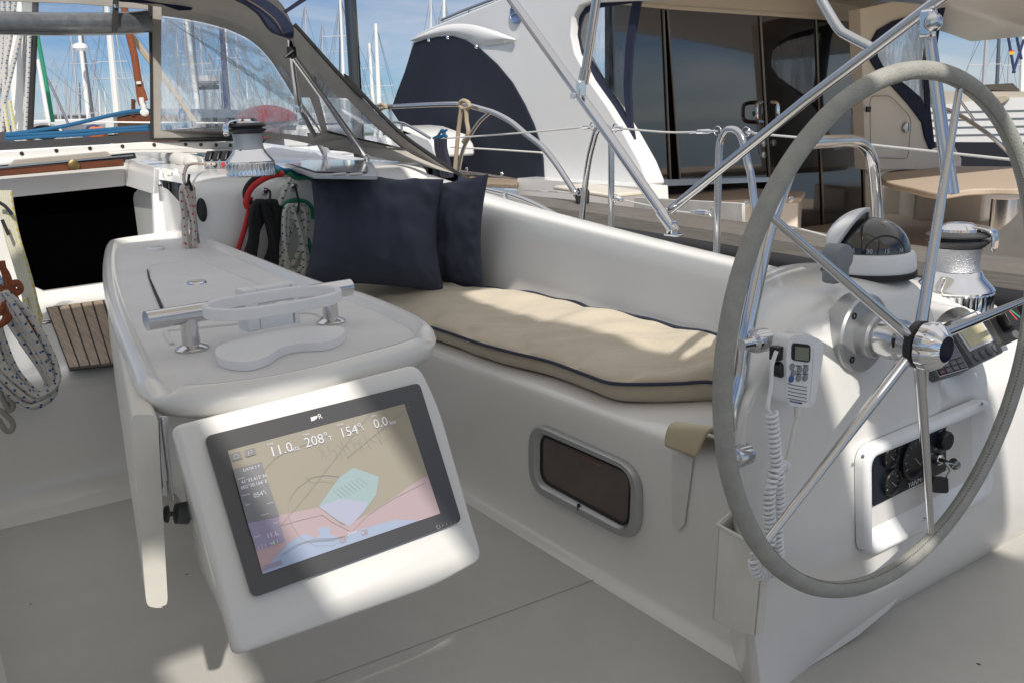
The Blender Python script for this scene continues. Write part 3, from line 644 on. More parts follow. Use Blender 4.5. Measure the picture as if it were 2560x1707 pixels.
lay('marina_area', [(905, 955), (1040, 765), (1130, 700), (1300, 760), (1280, 880), (1200, 990), (1100, 1080), (940, 970)], emat('scr_teal', (.20, .38, .42), .62), .0088)
lay('port_basin', [(905, 955), (1060, 900), (1230, 930), (1190, 1000), (1110, 1085), (1040, 1050)], emat('scr_lilac', (.34, .38, .60), .62), .0090)
lay('shallow_water', [(540, 1395), (600, 1310), (700, 1200), (790, 1140), (850, 1140), (880, 1160), (905, 1150), (915, 1130), (900, 1110), (905, 1090), (985, 1090), (975, 1130), (1040, 1165), (1200, 1100), (1400, 1040), (1560, 1045)], emat('scr_sea', (.24, .36, .62), .62), .0092)
pr = MB()
def ln(pts, r=.0003, h=.0096): pr.tube([Sj(*q, h) for q in pts], r, 4, uv=False)
ln([(640, 1100), (820, 890), (1240, 350)]); ln([(1090, 640), (1500, 300)])
arc = [(735, 1080), (705, 1010), (710, 920), (760, 840), (860, 765), (950, 750), (1040, 760)]; ln(arc)
ln([(550, 715), (620, 640), (740, 570), (860, 540)]); ln([(735, 1080), (790, 1160), (880, 1210), (1000, 1210), (1100, 1150)])
for k in range(7): ln([(640 + k * 22, 1290 - k * 14), (760 + k * 20, 1200 - k * 6), (900 + k * 18, 1185 - k * 4), (1010 + k * 14, 1180 - k * 6)], .00018)
for k in range(14): ln([(900 + k * 30, 560 + (k * 37) % 60 - k * 9), (930 + k * 30, 600 + (k * 53) % 70 - k * 9), (925 + k * 33, 650 + (k * 29) % 60 - k * 12)], .00016)
ln([(660, 1080), (800, 1040), (930, 1010), (1000, 1060), (1120, 1120), (1230, 1010), (1400, 900), (1600, 800)], .0003); ln([(820, 760), (860, 800), (930, 790), (1010, 800)], .0002)
for k in range(8): ln([(1000 + k * 24, 850 - k * 12), (1060 + k * 24, 900 - k * 12)], .00018)
pr.build('chart_lines', emat('scr_line', (.06, .06, .08), .5), sm, flat=True)
lay('data_box', [(345, 710), (532, 663), (650, 1020), (443, 1065)], emat('scr_box', (.018, .020, .045), .6), .0100)
lay('depth_box', [(443, 1065), (640, 1018), (688, 1180), (500, 1240)], emat('scr_violet', (.17, .12, .30), .62), .0100)
lay('home_button', [(328, 612), (393, 595), (408, 640), (340, 658)], emat('scr_btn', (.03, .025, .035), .6), .0100)
lay('flag_button', [(420, 588), (487, 570), (498, 612), (430, 632)], emat('scr_btn', (.03, .025, .035), .6), .0100)
lay('menu_button', [(540, 1345), (662, 1300), (672, 1330), (550, 1375)], emat('scr_violet2', (.16, .13, .28), .6), .0100)
for q in ((1045, 1180), (1185, 1130)): lay('zoom_button', [(q[0], q[1] - 18), (q[0] + 38, q[1] - 30), (q[0] + 44, q[1] + 5), (q[0] + 6, q[1] + 18)], emat('scr_btn2', (.22, .16, .26), .6), .0100)
tm = MB(); XD = (Sj(1465, 285) - Sj(312, 590)).normalized(); YD = PN.cross(XD); px = (Sj(1465, 285) - Sj(312, 590)).length / 1193
def tj(s, x, y, sz): text_mb(tm, s, Sj(x, y, .0106), XD, YD, sz * px * 1.2, .0002)
tj('11.0', 592, 632, 72); tj('kts', 733, 594, 36); tj('208°', 822, 570, 72); tj('T', 975, 526, 36); tj('154°', 1050, 508, 72); tj('S', 1188, 458, 36); tj('0.0', 1272, 446, 72); tj('kts', 1372, 420, 32)
tj('TWS', 570, 560, 16); tj('TWD', 805, 497, 16); tj('AWA', 1028, 432, 16); tj('SOG', 1252, 372, 16)
tj('DATA 1', 414, 727, 20); tj('×', 508, 702, 26); tj("41°33.415' N", 402, 808, 24); tj("002°30.166' E", 400, 845, 24); tj('054°', 484, 898, 32); tj('T', 556, 878, 18)
tj('----', 568, 945, 26); tj('------', 530, 1020, 22); tj('-.-', 612, 1070, 26); tj('11.1', 570, 1163, 32); tj('m', 634, 1142, 16); tj('|  |  |      |  |', 510, 1230, 22)
tj('Position', 378, 780, 11); tj('Heading', 408, 888, 11); tj('SOG', 430, 950, 11); tj('Depth', 488, 1158, 11); tj('200m', 1095, 1145, 24); tj('–', 1055, 1185, 24); tj('+', 1190, 1140, 26)
tm.tube([Sj(*q, .0106) for q in ((352, 642), (352, 625), (366, 612), (384, 618), (384, 634))], .0003, 4, closed=True, uv=False); tm.tube([Sj(*q, .0106) for q in ((447, 620), (447, 592), (470, 586), (472, 602), (450, 608))], .0003, 4, uv=False)
tm.build('screen_text', emat('scr_white', (.75, .78, .9), .8), sm, flat=True)
MB().slab([Sj(*q, .0104) for q in ((588, 1190), (618, 1182), (622, 1196), (592, 1204))], PN * .0002).build('depth_bar', emat('scr_green', (.3, .5, .4), .6), sm, flat=True)
lg = MB(); lg.slab([Sj(*q, .0072) for q in ((853, 372), (900, 360), (895, 378), (880, 390), (858, 398))], PN * .0003); text_mb(lg, 'R', Sj(906, 384, .0072), XD, YD, 34 * px * 1.35, .0003)
lg.build('maker_mark', WINK, cp, flat=True)
pw = MB(); cc = [Sj(1688 + 12 * math.cos(a), 1087 + 12 * math.sin(a), .0073) for a in np.linspace(-1.2, 4.3, 14)]; pw.tube(cc, .0004, 4, uv=False)
for k in range(4): pw.tube([Sj(1712 + k * 26, 1070 - k * 8, .0073), Sj(1720 + k * 26, 1075 - k * 8, .0073), Sj(1716 + k * 26, 1086 - k * 8, .0073)], .0004, 4, uv=False)
pw.build('power_slider_mark', mat('grey_ink', (.35, .35, .36), .5), cp, flat=True)

# ================================================================== cushions and pillows
cu = thing('seat_cushion', W(2, 1.5, .402), 'beige mesh seat cushion with navy piping on the long bench', 'seat cushion')
fpp = [(860, 690)]
front = [W(3.25, 1.25, .455)] + [Pz(q, .455) for q in (ze(60, 560), ze(300, 665), ze(550, 770), ze(830, 860), ze(1050, 935), ze(1250, 990), ze(1500, 1050), ze(1750, 1140), ze(1900, 1190), ze(2100, 1200), ze(2352, 1195), zf(310, 1185))]
front[1] = lerp(front[0], front[2], .5)
front += [front[-1] + (B * .04 - A * .10), front[-1] + (B * .1 - A * .14)]
backp = [W(3.25, 1.67, .505)] + [Pz(q, .505) for q in (ze(900, 560), ze(1060, 570), ze(1200, 592), ze(1430, 630), ze(1600, 660), ze(1700, 680), ze(1820, 730), ze(2000, 755), ze(2352, 832), zf(170, 850), zf(330, 893))]
backp += [backp[-1] - A * .2, backp[-1] - A * .35]
def resample(p, n):
    p = spl(p, 10); d = [0]
    for i in range(1, len(p)): d.append(d[-1] + (p[i] - p[i - 1]).length)
    o = []; j = 0
    for k in range(n):
        t = d[-1] * k / (n - 1)
        while j < len(d) - 2 and d[j + 1] < t: j += 1
        o.append(lerp(p[j], p[j + 1], (t - d[j]) / max(1e-9, d[j + 1] - d[j])))
    return o
NC = 150; fr_ = resample(front, NC); bk_ = resample(backp, NC); rows = []
from mathutils import noise as mn
for i in range(NC):
    f_, b_ = fr_[i], bk_[i]; r = []
    wv = .006 * math.sin(i * .21) + .004 * math.sin(i * .47 + 1)
    pin = .016 * max(0, math.sin(i * .42 + .8 * math.sin(i * .11))) ** 6 + .006 * abs(mn.noise(Vector((i * .35, 0, 3))))
    hem = f_ + Z * (-.048 + .006 * mn.noise(Vector((i * .12, 4, 0)))) + B * .012
    r += [hem + B * .03 - Z * .006, hem, lerp(hem, f_, .5) - B * .004, f_ - B * .002]
    for k in range(1, 22):
        t = k / 21; p = lerp(f_, b_, t)
        puff = .022 * (4 * t * (1 - t)) ** .45
        wr = .018 * mn.noise(p * 3.4 + Vector((t, 0, 0))) + .0045 * mn.noise(Vector((p.dot(A) * 9 + t * 2.2, t * 2.2, 0))) * 1.6 + .013 * mn.noise(Vector((p.dot(A) * 14 + t * 6, t * 2.5, 5.)))
        edge = math.exp(-((t - .06) / .06) ** 2)
        r.append(p + Z * (puff + wr * min(1, 6 * t * (1 - t) + .12) + wv * t * .6 - pin * edge))
    r[-1] = b_ + Z * wv * .6; r.append(b_ - Z * .05)
    rows.append(r)
MB().grid(rows).build('cover', BEIC, cu, sub=1)
MB().tube([r[3] - B * .003 for r in rows], .0045, 8).build('front_piping', PIPE, cu)
MB().tube([r[-2] + Z * .003 for r in rows[::2]], .005, 8).build('back_piping', PIPE, cu)

def pillow(name, label, c00, c10, c11, c01, th, nd, seed, tl=None):
    n = 44; F_, Bk = [], []
    for i in range(n + 1):
        rf, rb_ = [], []
        for j in range(n + 1):
            s, t = i / n * 2 - 1, j / n * 2 - 1
            ks = 1 - .055 * (1 - t * t) * abs(s) ** 2; kt = 1 - .055 * (1 - s * s) * abs(t) ** 2
            s2, t2 = s * ks * (1 - .0), t * kt
            s2 = s * (1 - .10 * (1 - t * t) ** 1.3); t2 = t * (1 - .07 * (1 - s * s) ** 1.3)
            u_, v_ = (s2 + 1) / 2, (t2 + 1) / 2
            p = c00 * (1 - u_) * (1 - v_) + c10 * u_ * (1 - v_) + c11 * u_ * v_ + c01 * (1 - u_) * v_
            h = th * max(0, (1 - abs(s) ** 2.0)) ** .62 * max(0, (1 - abs(t) ** 2.0)) ** .62
            rim = max(abs(s), abs(t)); wr = .026 * mn.noise(Vector((s * 2.1 + seed, t * 2.1, seed))) + .011 * mn.noise(Vector((s * 7, t * 3 + seed, seed))) 
            ex = math.exp(-((rim - .86) / .12) ** 2) * .030 * mn.noise(Vector((s * 6 + t, t * 6, seed)))
            h2 = h + (wr + ex) * min(1, h / th * 1.5)
            rf.append(p + nd * h2); rb_.append(p - nd * h * .7)
        F_.append(rf); Bk.append(rb_)
    o = MB().grid(F_).grid(Bk).build(name, NAVYP, None, sub=1)
    bm = bmesh.new(); bm.from_mesh(o.data); bmesh.ops.remove_doubles(bm, verts=bm.verts, dist=.0005); bmesh.ops.recalc_face_normals(bm, faces=bm.faces); bm.to_mesh(o.data); bm.free()
    return tag(o, label, 'pillow', 'navy throw pillows on the bench')
nd = (-A * .93 + Z * .3).normalized()
p00 = Pa(V(695, 650), 2.88); p10 = Pb(V(1022, 674), 1.50); p11 = Pb(V(1022, 410), 1.58); p01 = Pa(V(712, 410), 3.09); nd = ((p10 - p00).cross(p01 - p00)).normalized(); nd = nd if nd.dot(CAMP - p00) > 0 else -nd
pillow('throw_pillow', 'large square navy pillow leaning on the coachroof end', p00, p10, p11, p01, .15, nd, 1.3)
p00 = Pb(V(905, 645), 1.50); p10 = Pb(V(1112, 668), 1.61); p11 = Pb(V(1124, 398), 1.66); p01 = Pb(V(905, 425), 1.56)
pillow('throw_pillow', 'navy pillow half hidden behind the larger one against the coaming', p00, p10, p11, p01, .10, (-A * .7 - B * .6 + Z * .2).normalized(), 5.1)

# ================================================================== steering wheel
WC = Vector((.676, 1.478, .664)); WR = .45
wh = thing('steering_wheel', WC - Z * WR, 'large steering wheel with grey leather rim and five steel spokes', 'steering wheel')
ringp = [WC + B * WR * math.cos(2 * PI * k / 120) + Z * WR * math.sin(2 * PI * k / 120) for k in range(120)]
rim = MB().tube(ringp, .0148, 16, closed=True).build('rim', LEAT, wh)
stt = MB()
for k in range(420):
    a = 2 * PI * k / 420; c = WC + (B * math.cos(a) + Z * math.sin(a)) * (WR - .0135) - A * .004; tdir = (-B * math.sin(a) + Z * math.cos(a))
    stt.box(c, tdir * .003, A * .006 + tdir * .002, (B * math.cos(a) + Z * math.sin(a)) * .0016)
stt.build('stitching', mat('stitch', (.20, .20, .18), .8), rim, flat=True)
HUB = WC - A * .028
for q in (zc(1925, 600), zf(695, 105), zi(665, 925), zi(1745, 870), V(2405, 672)):
    e = Pn(q, A, WC); d_ = (e - WC).normalized(); e = WC + d_ * (WR - .012)
    s0 = HUB + d_ * .028
    MB().tube([s0, lerp(s0, e, .3), lerp(s0, e, .6), e], [.0105, .0092, .0078, .0060], 14).build('spoke', STL, wh)
hb = MB().lathe(HUB + A * .10, -A, [(.028, 0), (.030, .02), (.036, .06), (.036, .074), (.030, .078), (.030, .104)], 32); hb.build('hub', STL, wh)
MB().lathe(HUB + A * .002, -A, [(.040, 0), (.041, .012), (.036, .014)], 32).build('hub_ring', BLK, wh)
kb = []
for h, r, sc in ((.012, .036, 0), (.016, .041, .3), (.030, .042, 1), (.042, .036, 1), (.050, .027, .5), (.053, .022, 0), (.053, .001, 0)):
    row = []
    for k in range(96):
        a = 2 * PI * k / 96; rr = r * (1 - .13 * sc * max(0, math.cos(a * 8)) ** 2); row.append(HUB - A * h + (B * math.cos(a) + Z * math.sin(a)) * rr)
    kb.append(row)
MB().grid(kb, closed=True).build('knob', CHR, wh, ang=25)
flg = thing('wheel_shaft_flange', WC + A * .07, 'round machined flange where the wheel shaft enters the console', 'flange')
MB().lathe(WC + A * .085, -A, [(.072, -.02), (.072, .012), (.068, .016), (.040, .018), (.040, .04), (.036, .044)], 40).build('disc', ALU, flg)
for k in range(4):
    a = .8 + k * PI / 2; c = WC + A * .069 + (B * math.cos(a) + Z * math.sin(a)) * .056
    MB().lathe(c, -A, [(.0065, 0), (.0065, .002), (.003, .002), (.003, .0005), (.0, .0005)], 14).build('bolt', BLK, flg)

# console guard rail
gr = thing('console_guard_rail', Pa(zi(495, 350), .96), 'bent steel guard tube rising beside the console over the compass', 'guard rail')
gp_ = [Pa(zi(500, 372), .99), Pa(zi(480, 300), .965), Pa(zi(458, 170), .96), Pa(zi(455, 40), .96), Pa(zf(500, 1150), .96), Pa(zf(535, 900), .96), Pa(zf(605, 550), .965), Pa(zf(680, 200), .97), Pa(zc(740, 1330), .975), Pa(zc(830, 1080), .99), Pa(zc(880, 985), 1.0), Pa(zc(960, 935), 1.02), Pa(zc(1100, 925), 1.08), Pa(zc(1225, 922), 1.15), Pa(zc(1310, 955), 1.18), Pa(zc(1360, 1040), 1.20), Pa(zc(1378, 1150), 1.21), Pa(zc(1390, 1300), 1.22), Pa(zc(1402, 1480), 1.22), Pa(zf(1400, 260), 1.22)]
MB().tube(spl(gp_, 6), .0125, 16).build('tube', STL, gr)
for q in (zf(620, 922), zi(495, 362)):
    e = Pa(q, .935) - B * .012; MB().lathe(e - B * .03, B, [(.009, 0), (.009, .022), (.011, .026), (.017, .029), (.019, .034), (.019, .06)], 24).build('bracket', STL, gr)

# compass
cm = thing('compass', W(1.10, 1.67, .735), 'marine compass with smoked dome and white hood on the console top', 'compass')
cc_ = Pz(zf(1335, 450), .742)
MB().lathe(cc_ - Z * .012, Z, [(.092, 0), (.092, .010), (.088, .012)], 48).build('gasket', BLKR, cm)
MB().lathe(cc_, Z, [(.088, 0), (.090, .006), (.087, .030), (.084, .036), (.076, .038), (.074, .034)], 48).build('base_ring', PLAS, cm)
DC = cc_ + Z * .036; ds = [(.0760 * math.cos(PI / 2 * i / 16) if i < 16 else .0004, .068 * math.sin(PI / 2 * i / 16)) for i in range(17)]
MB().lathe(DC, Z, ds, 40).build('dome', mat('smoked_dome', (.012, .012, .013), .04, spec=.8, coat=.6), cm)
lft = (-B * .30 + A * .95 + Z * .52).normalized(); sd_ = lft.cross(Z).normalized(); upv = sd_.cross(lft).normalized(); rows = []
for i in range(12):
    th_ = math.radians(3 + 56 * i / 11); row = []
    for j in range(33):
        ph = -math.radians(18) + (PI + math.radians(36)) * j / 32; row.append(DC + lft * .004 + (lft * math.cos(th_) + (sd_ * math.cos(ph) + upv * math.sin(ph)) * math.sin(th_)) * .086)
    rows.append(row)
rows.append([p + (DC - p) * .10 for p in rows[-1]])
hd = MB().grid(rows).build('hood', PLAS, cm); dm = hd.modifiers.new('t', 'SOLIDIFY'); dm.thickness = .006
kc = Pn(zf(1140, 375), A, cc_ - A * .080)
MB().lathe(kc + A * .02, -A, [(.024, 0), (.025, .02), (.024, .034), (.018, .036)], 30).build('knob', GRYL, cm)
MB().box(kc - Z * .022 + A * .004, B * .046, A * .03, Z * .05).build('knob_mount', GRYL, cm, bevel=.006)
cdm = MB().lathe(cc_ + Z * .016, Z, [(.0762, .020), (.0766, .022), (.0762, .024)], 40); cdm.build('lubber_ring', GRYP, cm)
ct = MB(); vdir = (CAMP - cc_); vdir.z = 0; vdir.normalize(); sx = Z.cross(vdir)
for k, s in ((-2, '60'), (-1, '45'), (0, '30'), (1, '15'), (2, 'N')):
    a = k * .42; dr = (vdir * math.cos(a) + sx * math.sin(a)); text_mb(ct, s, cc_ + dr * .0765 + Z * .042, Z.cross(dr), Z, .012, .0004, 'CENTER')
ct.build('card_figures', mat('figure_grey', (.55, .55, .55), .5), cm, flat=True)

# radio handset
hs = thing('radio_handset', Pa(zo(700, 1350), .89), 'white handheld radio microphone with small screen clipped on the console', 'radio handset')
def Ph(x, y, a=.872): return Pa(zo(x, y), a)
hb_ = spl([Ph(*q, .878) for q in ((488, 260), (530, 160), (640, 122), (900, 150), (1030, 210), (1082, 320), (1060, 600), (1010, 900), (960, 1180), (920, 1290), (850, 1335), (680, 1345), (520, 1300), (465, 1180), (462, 900), (455, 600), (465, 400))], 4, closed=True)
MB().slab(hb_, A * .032).build('body', PLAS, hs, bevel=.005, bseg=3)
MB().slab([Ph(*q, .876) for q in ((920, 330), (985, 315), (1062, 350), (1000, 830), (915, 1275), (845, 1280), (900, 830))], A * .003).build('side_key_strip', PLAS, hs, bevel=.001)
MB().slab(rnd([Ph(*q, .876) for q in ((555, 250), (870, 285), (860, 590), (545, 545))], .008, 4), A * .003).build('screen_surround', BLK, hs, bevel=.0008)
MB().slab([Ph(*q, .8750) for q in ((605, 310), (840, 335), (830, 560), (600, 530))], A * .001).build('screen', mat('lcd', (.20, .22, .17), .3), hs, flat=True)
for x, y, c_1, r_ in ((548, 650, GRYL, .0055), (568, 760, GRYL, .0055), (532, 862, mat('blue_key', (.05, .12, .35), .4), .0060), (672, 705, GRYL, .006), (777, 700, GRYL, .006), (658, 845, GRYL, .006), (768, 842, GRYL, .006)):
    MB().lathe(Ph(x, y, .8768), -A, [(r_, 0), (r_ * .95, .0015), (r_ * .5, .002), (.0, .002)], 18).build('button', c_1, hs)
gl_ = MB()
for k in range(5): gl_.tube([Ph(475, 940 + k * 62, .8772), Ph(560, 965 + k * 60, .8772), Ph(800, 1005 + k * 62, .8772)], .0006, 5, uv=False)
for x, y in ((610, 638), (735, 632), (615, 780), (728, 775)): gl_.slab([Ph(x, y - 12, .877), Ph(x + 95, y - 4, .877), Ph(x + 93, y + 16, .877), Ph(x, y + 8, .877)], -A * .0003)
gl_.build('speaker_slots', GRYP, hs, flat=True)
MB().slab([Ph(*q, .877) for q in ((510, 1225), (718, 1265), (712, 1290), (508, 1250))], -A * .0006).build('name_plate', mat('navy_plate', (.03, .06, .22), .4), hs, flat=True)
tx = MB(); text_mb(tx, 'COMMANDMIC', Ph(520, 1243, .8762), Ph(718, 1265) - Ph(510, 1225), Z, .0032, .0002); tx.build('name_text', WINK, hs, flat=True)
bkp = MB(); bkp.lathe(Pa(zo(420, 400), .905), -A, [(.034, 0), (.034, .006), (.030, .010)], 28); bkp.build('wall_plate', PLASY, hs)
sk = MB(); sk.box(Pa(zo(370, 400), .895), B * .04, A * .018, Z * .022); sk.lathe(Pa(zo(285, 680), .90), -A, [(.014, 0), (.014, .012), (.010, .016)], 20); sk.tube([Pa(zo(440, 520), .893), Pa(zo(300, 650), .893)], .0018, 6); sk.build('socket', BLK, hs, bevel=.003)
cdp = [Pa(q, .885) for q in (zf(735, 985), zf(705, 1080), zf(700, 1200), zf(680, 1320), zi(680, 60), zi(700, 90))]
MB().tube(spl(cdp, 6), .0034, 8).build('cord', PLAS, hs)
cdp = [Pa(q, .885) for q in (zf(870, 1340), zf(870, 1400), zf(855, 1470), zi(850, 180), zi(825, 300), zi(800, 400), zi(805, 430))]
MB().tube(spl(cdp, 6), [.006] * 8 + [.0034] * 29, 8).build('cord', PLASY, hs)
def coil(path, r, pitch, wr, m, name='coiled_cord'):
    p = spl(path, 30); d = [0]
    for i in range(1, len(p)): d.append(d[-1] + (p[i] - p[i - 1]).length)
    n = int(d[-1] / pitch * 12); o = []; j = 0
    for k in range(n):
        t = d[-1] * k / (n - 1)
        while j < len(d) - 2 and d[j + 1] < t: j += 1
        c = lerp(p[j], p[j + 1], (t - d[j]) / max(1e-9, d[j + 1] - d[j])); T = (p[min(j + 1, len(p) - 1)] - p[max(j - 1, 0)]).normalized(); u = T.cross(A).normalized(); v = T.cross(u)
        a = 2 * PI * t / pitch; o.append(c + u * r * math.cos(a) + v * r * math.sin(a))
    MB().tube(o, wr, 6, uv=False).build(name, m, hs)
coil([Pa(q, .885) for q in (zi(705, 80), zi(715, 200), zi(725, 330), zi(740, 420), zi(745, 500), zi(750, 620), zi(745, 760), zi(735, 880), zi(745, 980), zi(735, 1060), zi(690, 1120), zi(620, 1130), zi(590, 1060), zi(605, 1010), zi(680, 950), zi(690, 830), zi(685, 700), zi(690, 590), zi(710, 500), zi(740, 430), zi(790, 430))], .0085, .0088, .0030, PLAS)

# engine panel
ep = thing('engine_panel', Pa(zn(330, 1500), .905), 'black engine gauge panel in a white rounded recess frame', 'engine panel')
fo_ = rnd([Pa(zn(*q), .917) for q in ((282, 520), (1480, 30), (1500, 960), (300, 1530))], [.04, .035, .04, .04], 6)
fi_ = rnd([Pa(zn(*q), .917) for q in ((352, 590), (1395, 165), (1400, 850), (360, 1430))], [.02, .02, .02, .02], 6)
fi2 = rnd([Pa(zn(*q), .915) for q in ((362, 620), (1370, 200), (1380, 800), (370, 1300))], [.01] * 4, 6)
rg = [fo_, [p - A * .016 for p in fo_], [lerp(x, y, .25) - A * .024 for x, y in zip(fo_, fi_)], [lerp(x, y, .7) - A * .025 for x, y in zip(fo_, fi_)], [p - A * .018 for p in fi_], [p - A * .001 for p in fi2]]
MB().grid(rg, closed=True).build('surround', PLAS, ep, ang=60)
MB().slab([p - A * .0015 for p in fi2], A * .002).build('back_plate', GELM, ep, flat=True)
MB().slab([Pa(zn(*q), .905) for q in ((455, 520), (1145, 245), (1145, 730), (465, 1065))], A * .007).build('gauge_plate', mat('panel_navy', (.006, .010, .018), .35), ep, bevel=.002)
MB().slab([Pa(zn(*q), .906) for q in ((372, 590), (490, 545), (495, 700), (372, 760))], A * .006).build('hour_meter', BLK, ep, bevel=.002)
for x, y, rx, rz_ in ((608, 590, 62, 105), (622, 835, 62, 118), (835, 610, 98, 190)):
    c = Pa(zn(x, y), .9045); r_ = (Pa(zn(x, y - rz_), .9045) - c).length
    o = MB().lathe(c, -A, [(r_, 0), (r_, .006), (r_ * .93, .008), (r_ * .86, .006), (r_ * .84, .003)], 32).build('gauge', BLK, ep)
    MB().lathe(c, -A, [(r_ * .85, .0025), (.0, .003)], 28).build('gauge_glass', mat('gauge_glass', (.05, .05, .045), .08, spec=.8, var=.5, vscale=60), o)
    nd_ = MB(); nd_.tube([c - A * .0035, c - A * .0035 + B * r_ * .5 - Z * r_ * .45], .0008, 5, uv=False)
    for k in range(9):
        a = -.6 + k * .55; u1 = B * math.cos(a) + Z * math.sin(a); nd_.tube([c - A * .0033 + u1 * r_ * .62, c - A * .0033 + u1 * r_ * .78], .0006, 4, uv=False)
    nd_.build('gauge_marks', mat('mark_grey', (.4, .4, .38), .5), o, flat=True)
tx = MB(); xdn = Pa(zn(1145, 730), .9) - Pa(zn(465, 1065), .9)
text_mb(tx, 'YANMAR', Pa(zn(782, 895), .9045), xdn, Z, .0160, .0004)
for s, x, y, sz in (('STOP', 1072, 378, .0055), ('OFF', 1030, 542, .0045), ('ON', 1075, 535, .0045), ('GLOW', 980, 590, .0045), ('START', 1090, 568, .0045), ('HOURS', 390, 715, .0045)):
    text_mb(tx, s, Pa(zn(x, y), .9045), xdn, Z, sz, .0004)
for x, y in ((970, 378), (1048, 348), (1088, 325), (1010, 355)): tx.box(Pa(zn(x, y), .9043), B * .0045, A * .0004, Z * .0016); tx.box(Pa(zn(x, y - 8), .9043), B * .0016, A * .0004, Z * .005)
tx.build('panel_text', WINK, ep, flat=True)
MB().lathe(Pa(zn(1100, 440), .9045), -A, [(.020, 0), (.020, .012), (.017, .016), (.0, .016)], 24).build('stop_button', BLK, ep)
kt = MB().lathe(Pa(zn(1050, 618), .9045), -A, [(.012, 0), (.012, .008), (.009, .012), (.0, .012)], 20); kt.build('key_switch', STL, ep)
ky = thing('ignition_key', Pa(zn(1060, 625), .89), 'ignition key with chain and black tag hanging from the engine panel', 'key')
kq = Pa(zn(1055, 620), .893); kb_ = MB(); kb_.box(kq - A * .014, B * .0018, A * .02, Z * .007); kb_.lathe(kq - A * .036 + Z * .0, B, [(.012, 0), (.012, .002)], 20); kb_.build('key_blade', STL, ky)
MB().tube(spl([kq - A * .04, Pa(zn(1130, 660), .86), Pa(zn(1170, 720), .865), Pa(zn(1150, 770), .87), Pa(zn(1135, 800), .875)], 6), .0014, 6).build('chain', STL, ky)
MB().slab(rnd([Pa(zn(*q), .872) for q in ((1035, 800), (1160, 798), (1165, 930), (1140, 942), (1020, 935), (1015, 850))], .004, 3), A * .012).build('key_tag', mat('tag_black', (.02, .022, .026), .45), ky, bevel=.002)
for x, y in ((357, 597), (357, 1455), (947, 297), (1470, 108), (935, 1180)):
    MB().lathe(Pa(zn(x, y), .892), -A, [(.0042, 0), (.004, .002), (.002, .0032), (.0, .0034)], 14).build('screw', STL, ep)

# console instruments
def inst(name, label, cat, C, xd, yd, n, k, w_, h_, th, bm_, parts):
    C = CAMP + (Vector(C) - CAMP) * k; w_ *= k; h_ *= k; n = Vector(n).normalized(); xd = Vector(xd); xd = (xd - n * xd.dot(n)).normalized(); yd = n.cross(xd)
    T = thing(name, C - n * th, label, cat)
    def pt(u, v, h=0): return C + xd * (u * w_ / 2) + yd * (v * h_ / 2) + n * h
    MB().slab(rnd([pt(-1, -1), pt(1, -1), pt(1, 1), pt(-1, 1)], .008, 4), -n * th).build('case', bm_, T, bevel=.004, bseg=3)
    parts(T, pt, n, xd, yd); return T
def pl_(T, pt, n, xd, yd):
    MB().slab([pt(-.93, -.93, .0006), pt(.93, -.93, .0006), pt(.93, .93, .0006), pt(-.93, .93, .0006)], n * .0008).build('bezel', mat('silver_trim', (.45, .45, .46), .3, .8), T, flat=True)
    MB().slab([pt(-.90, -.90, .0010), pt(.90, -.90, .0010), pt(.90, .90, .0010), pt(-.90, .90, .0010)], n * .0008).build('face', BLK, T, flat=True)
    MB().slab([pt(-.86, -.36, .0020), pt(.86, -.36, .0020), pt(.86, .86, .0020), pt(-.86, .86, .0020)], n * .0004).build('screen', mat('dim_screen', (.13, .13, .17), .2), T, flat=True)
    for i in range(4):
        for j in range(2):
            MB().slab([pt(-.84 + i * .43, -.86 + j * .24, .002), pt(-.46 + i * .43, -.86 + j * .24, .002), pt(-.46 + i * .43, -.66 + j * .24, .002), pt(-.84 + i * .43, -.66 + j * .24, .002)], n * .0015).build('key', mat('key_red', (.10, .02, .025), .4) if (i, j) == (0, 0) else GRYP, T, bevel=.0006)
    t_ = MB()
    for i, s in enumerate(('-1', '-10', '+10', '+1')): text_mb(t_, s, pt(-.74 + i * .43, -.58, .0036), xd, yd, .007, .0002)
    for i, s in enumerate(('STBY', 'DISP', 'AUTO', 'OK')): text_mb(t_, s, pt(-.80 + i * .43, -.80, .0036), xd, yd, .0042, .0002)
    t_.build('key_text', mat('key_ink', (.4, .4, .42), .5), T, flat=True)
inst('autopilot_control', 'black autopilot control with eight keys, left of the two console instruments', 'autopilot control', (1.075, 2.119, .461), (.904, .424, .063), 0, (.303, -.737, .604), .80, .11, .115, .022, GRYP, pl_)
def pr_(T, pt, n, xd, yd):
    MB().slab([pt(-.80, -.42, .0006), pt(.86, -.42, .0006), pt(.86, .92, .0006), pt(-.80, .92, .0006)], n * .0015).build('frame', mat('lilac_trim', (.55, .55, .60), .3), T, flat=True)
    MB().slab([pt(-.66, -.30, .0020), pt(.72, -.30, .0020), pt(.72, .84, .0020), pt(-.66, .84, .0020)], n * .0015).build('lcd', mat('lcd_yellow', (.58, .54, .34), .25, var=.3, vscale=12), T, flat=True)
    for i in range(4): MB().lathe(pt(-.62 + i * .42, -.72, 0), n, [(.0095, 0), (.009, .003), (.006, .004), (0, .004)], 18).build('button', GRYP, T)
    t_ = MB(); text_mb(t_, 'Raymarine', pt(-.72, .93, .0030), xd, yd, .008, .0002); t_.build('maker_text', WINK, T, flat=True)
inst('wind_display', 'grey instrument display with yellowish screen and four round buttons', 'instrument display', (1.087, 2.0, .53), (.824, .562, .073), 0, (.402, -.671, .623), .895, .13, .115, .030, GRYP, pr_)
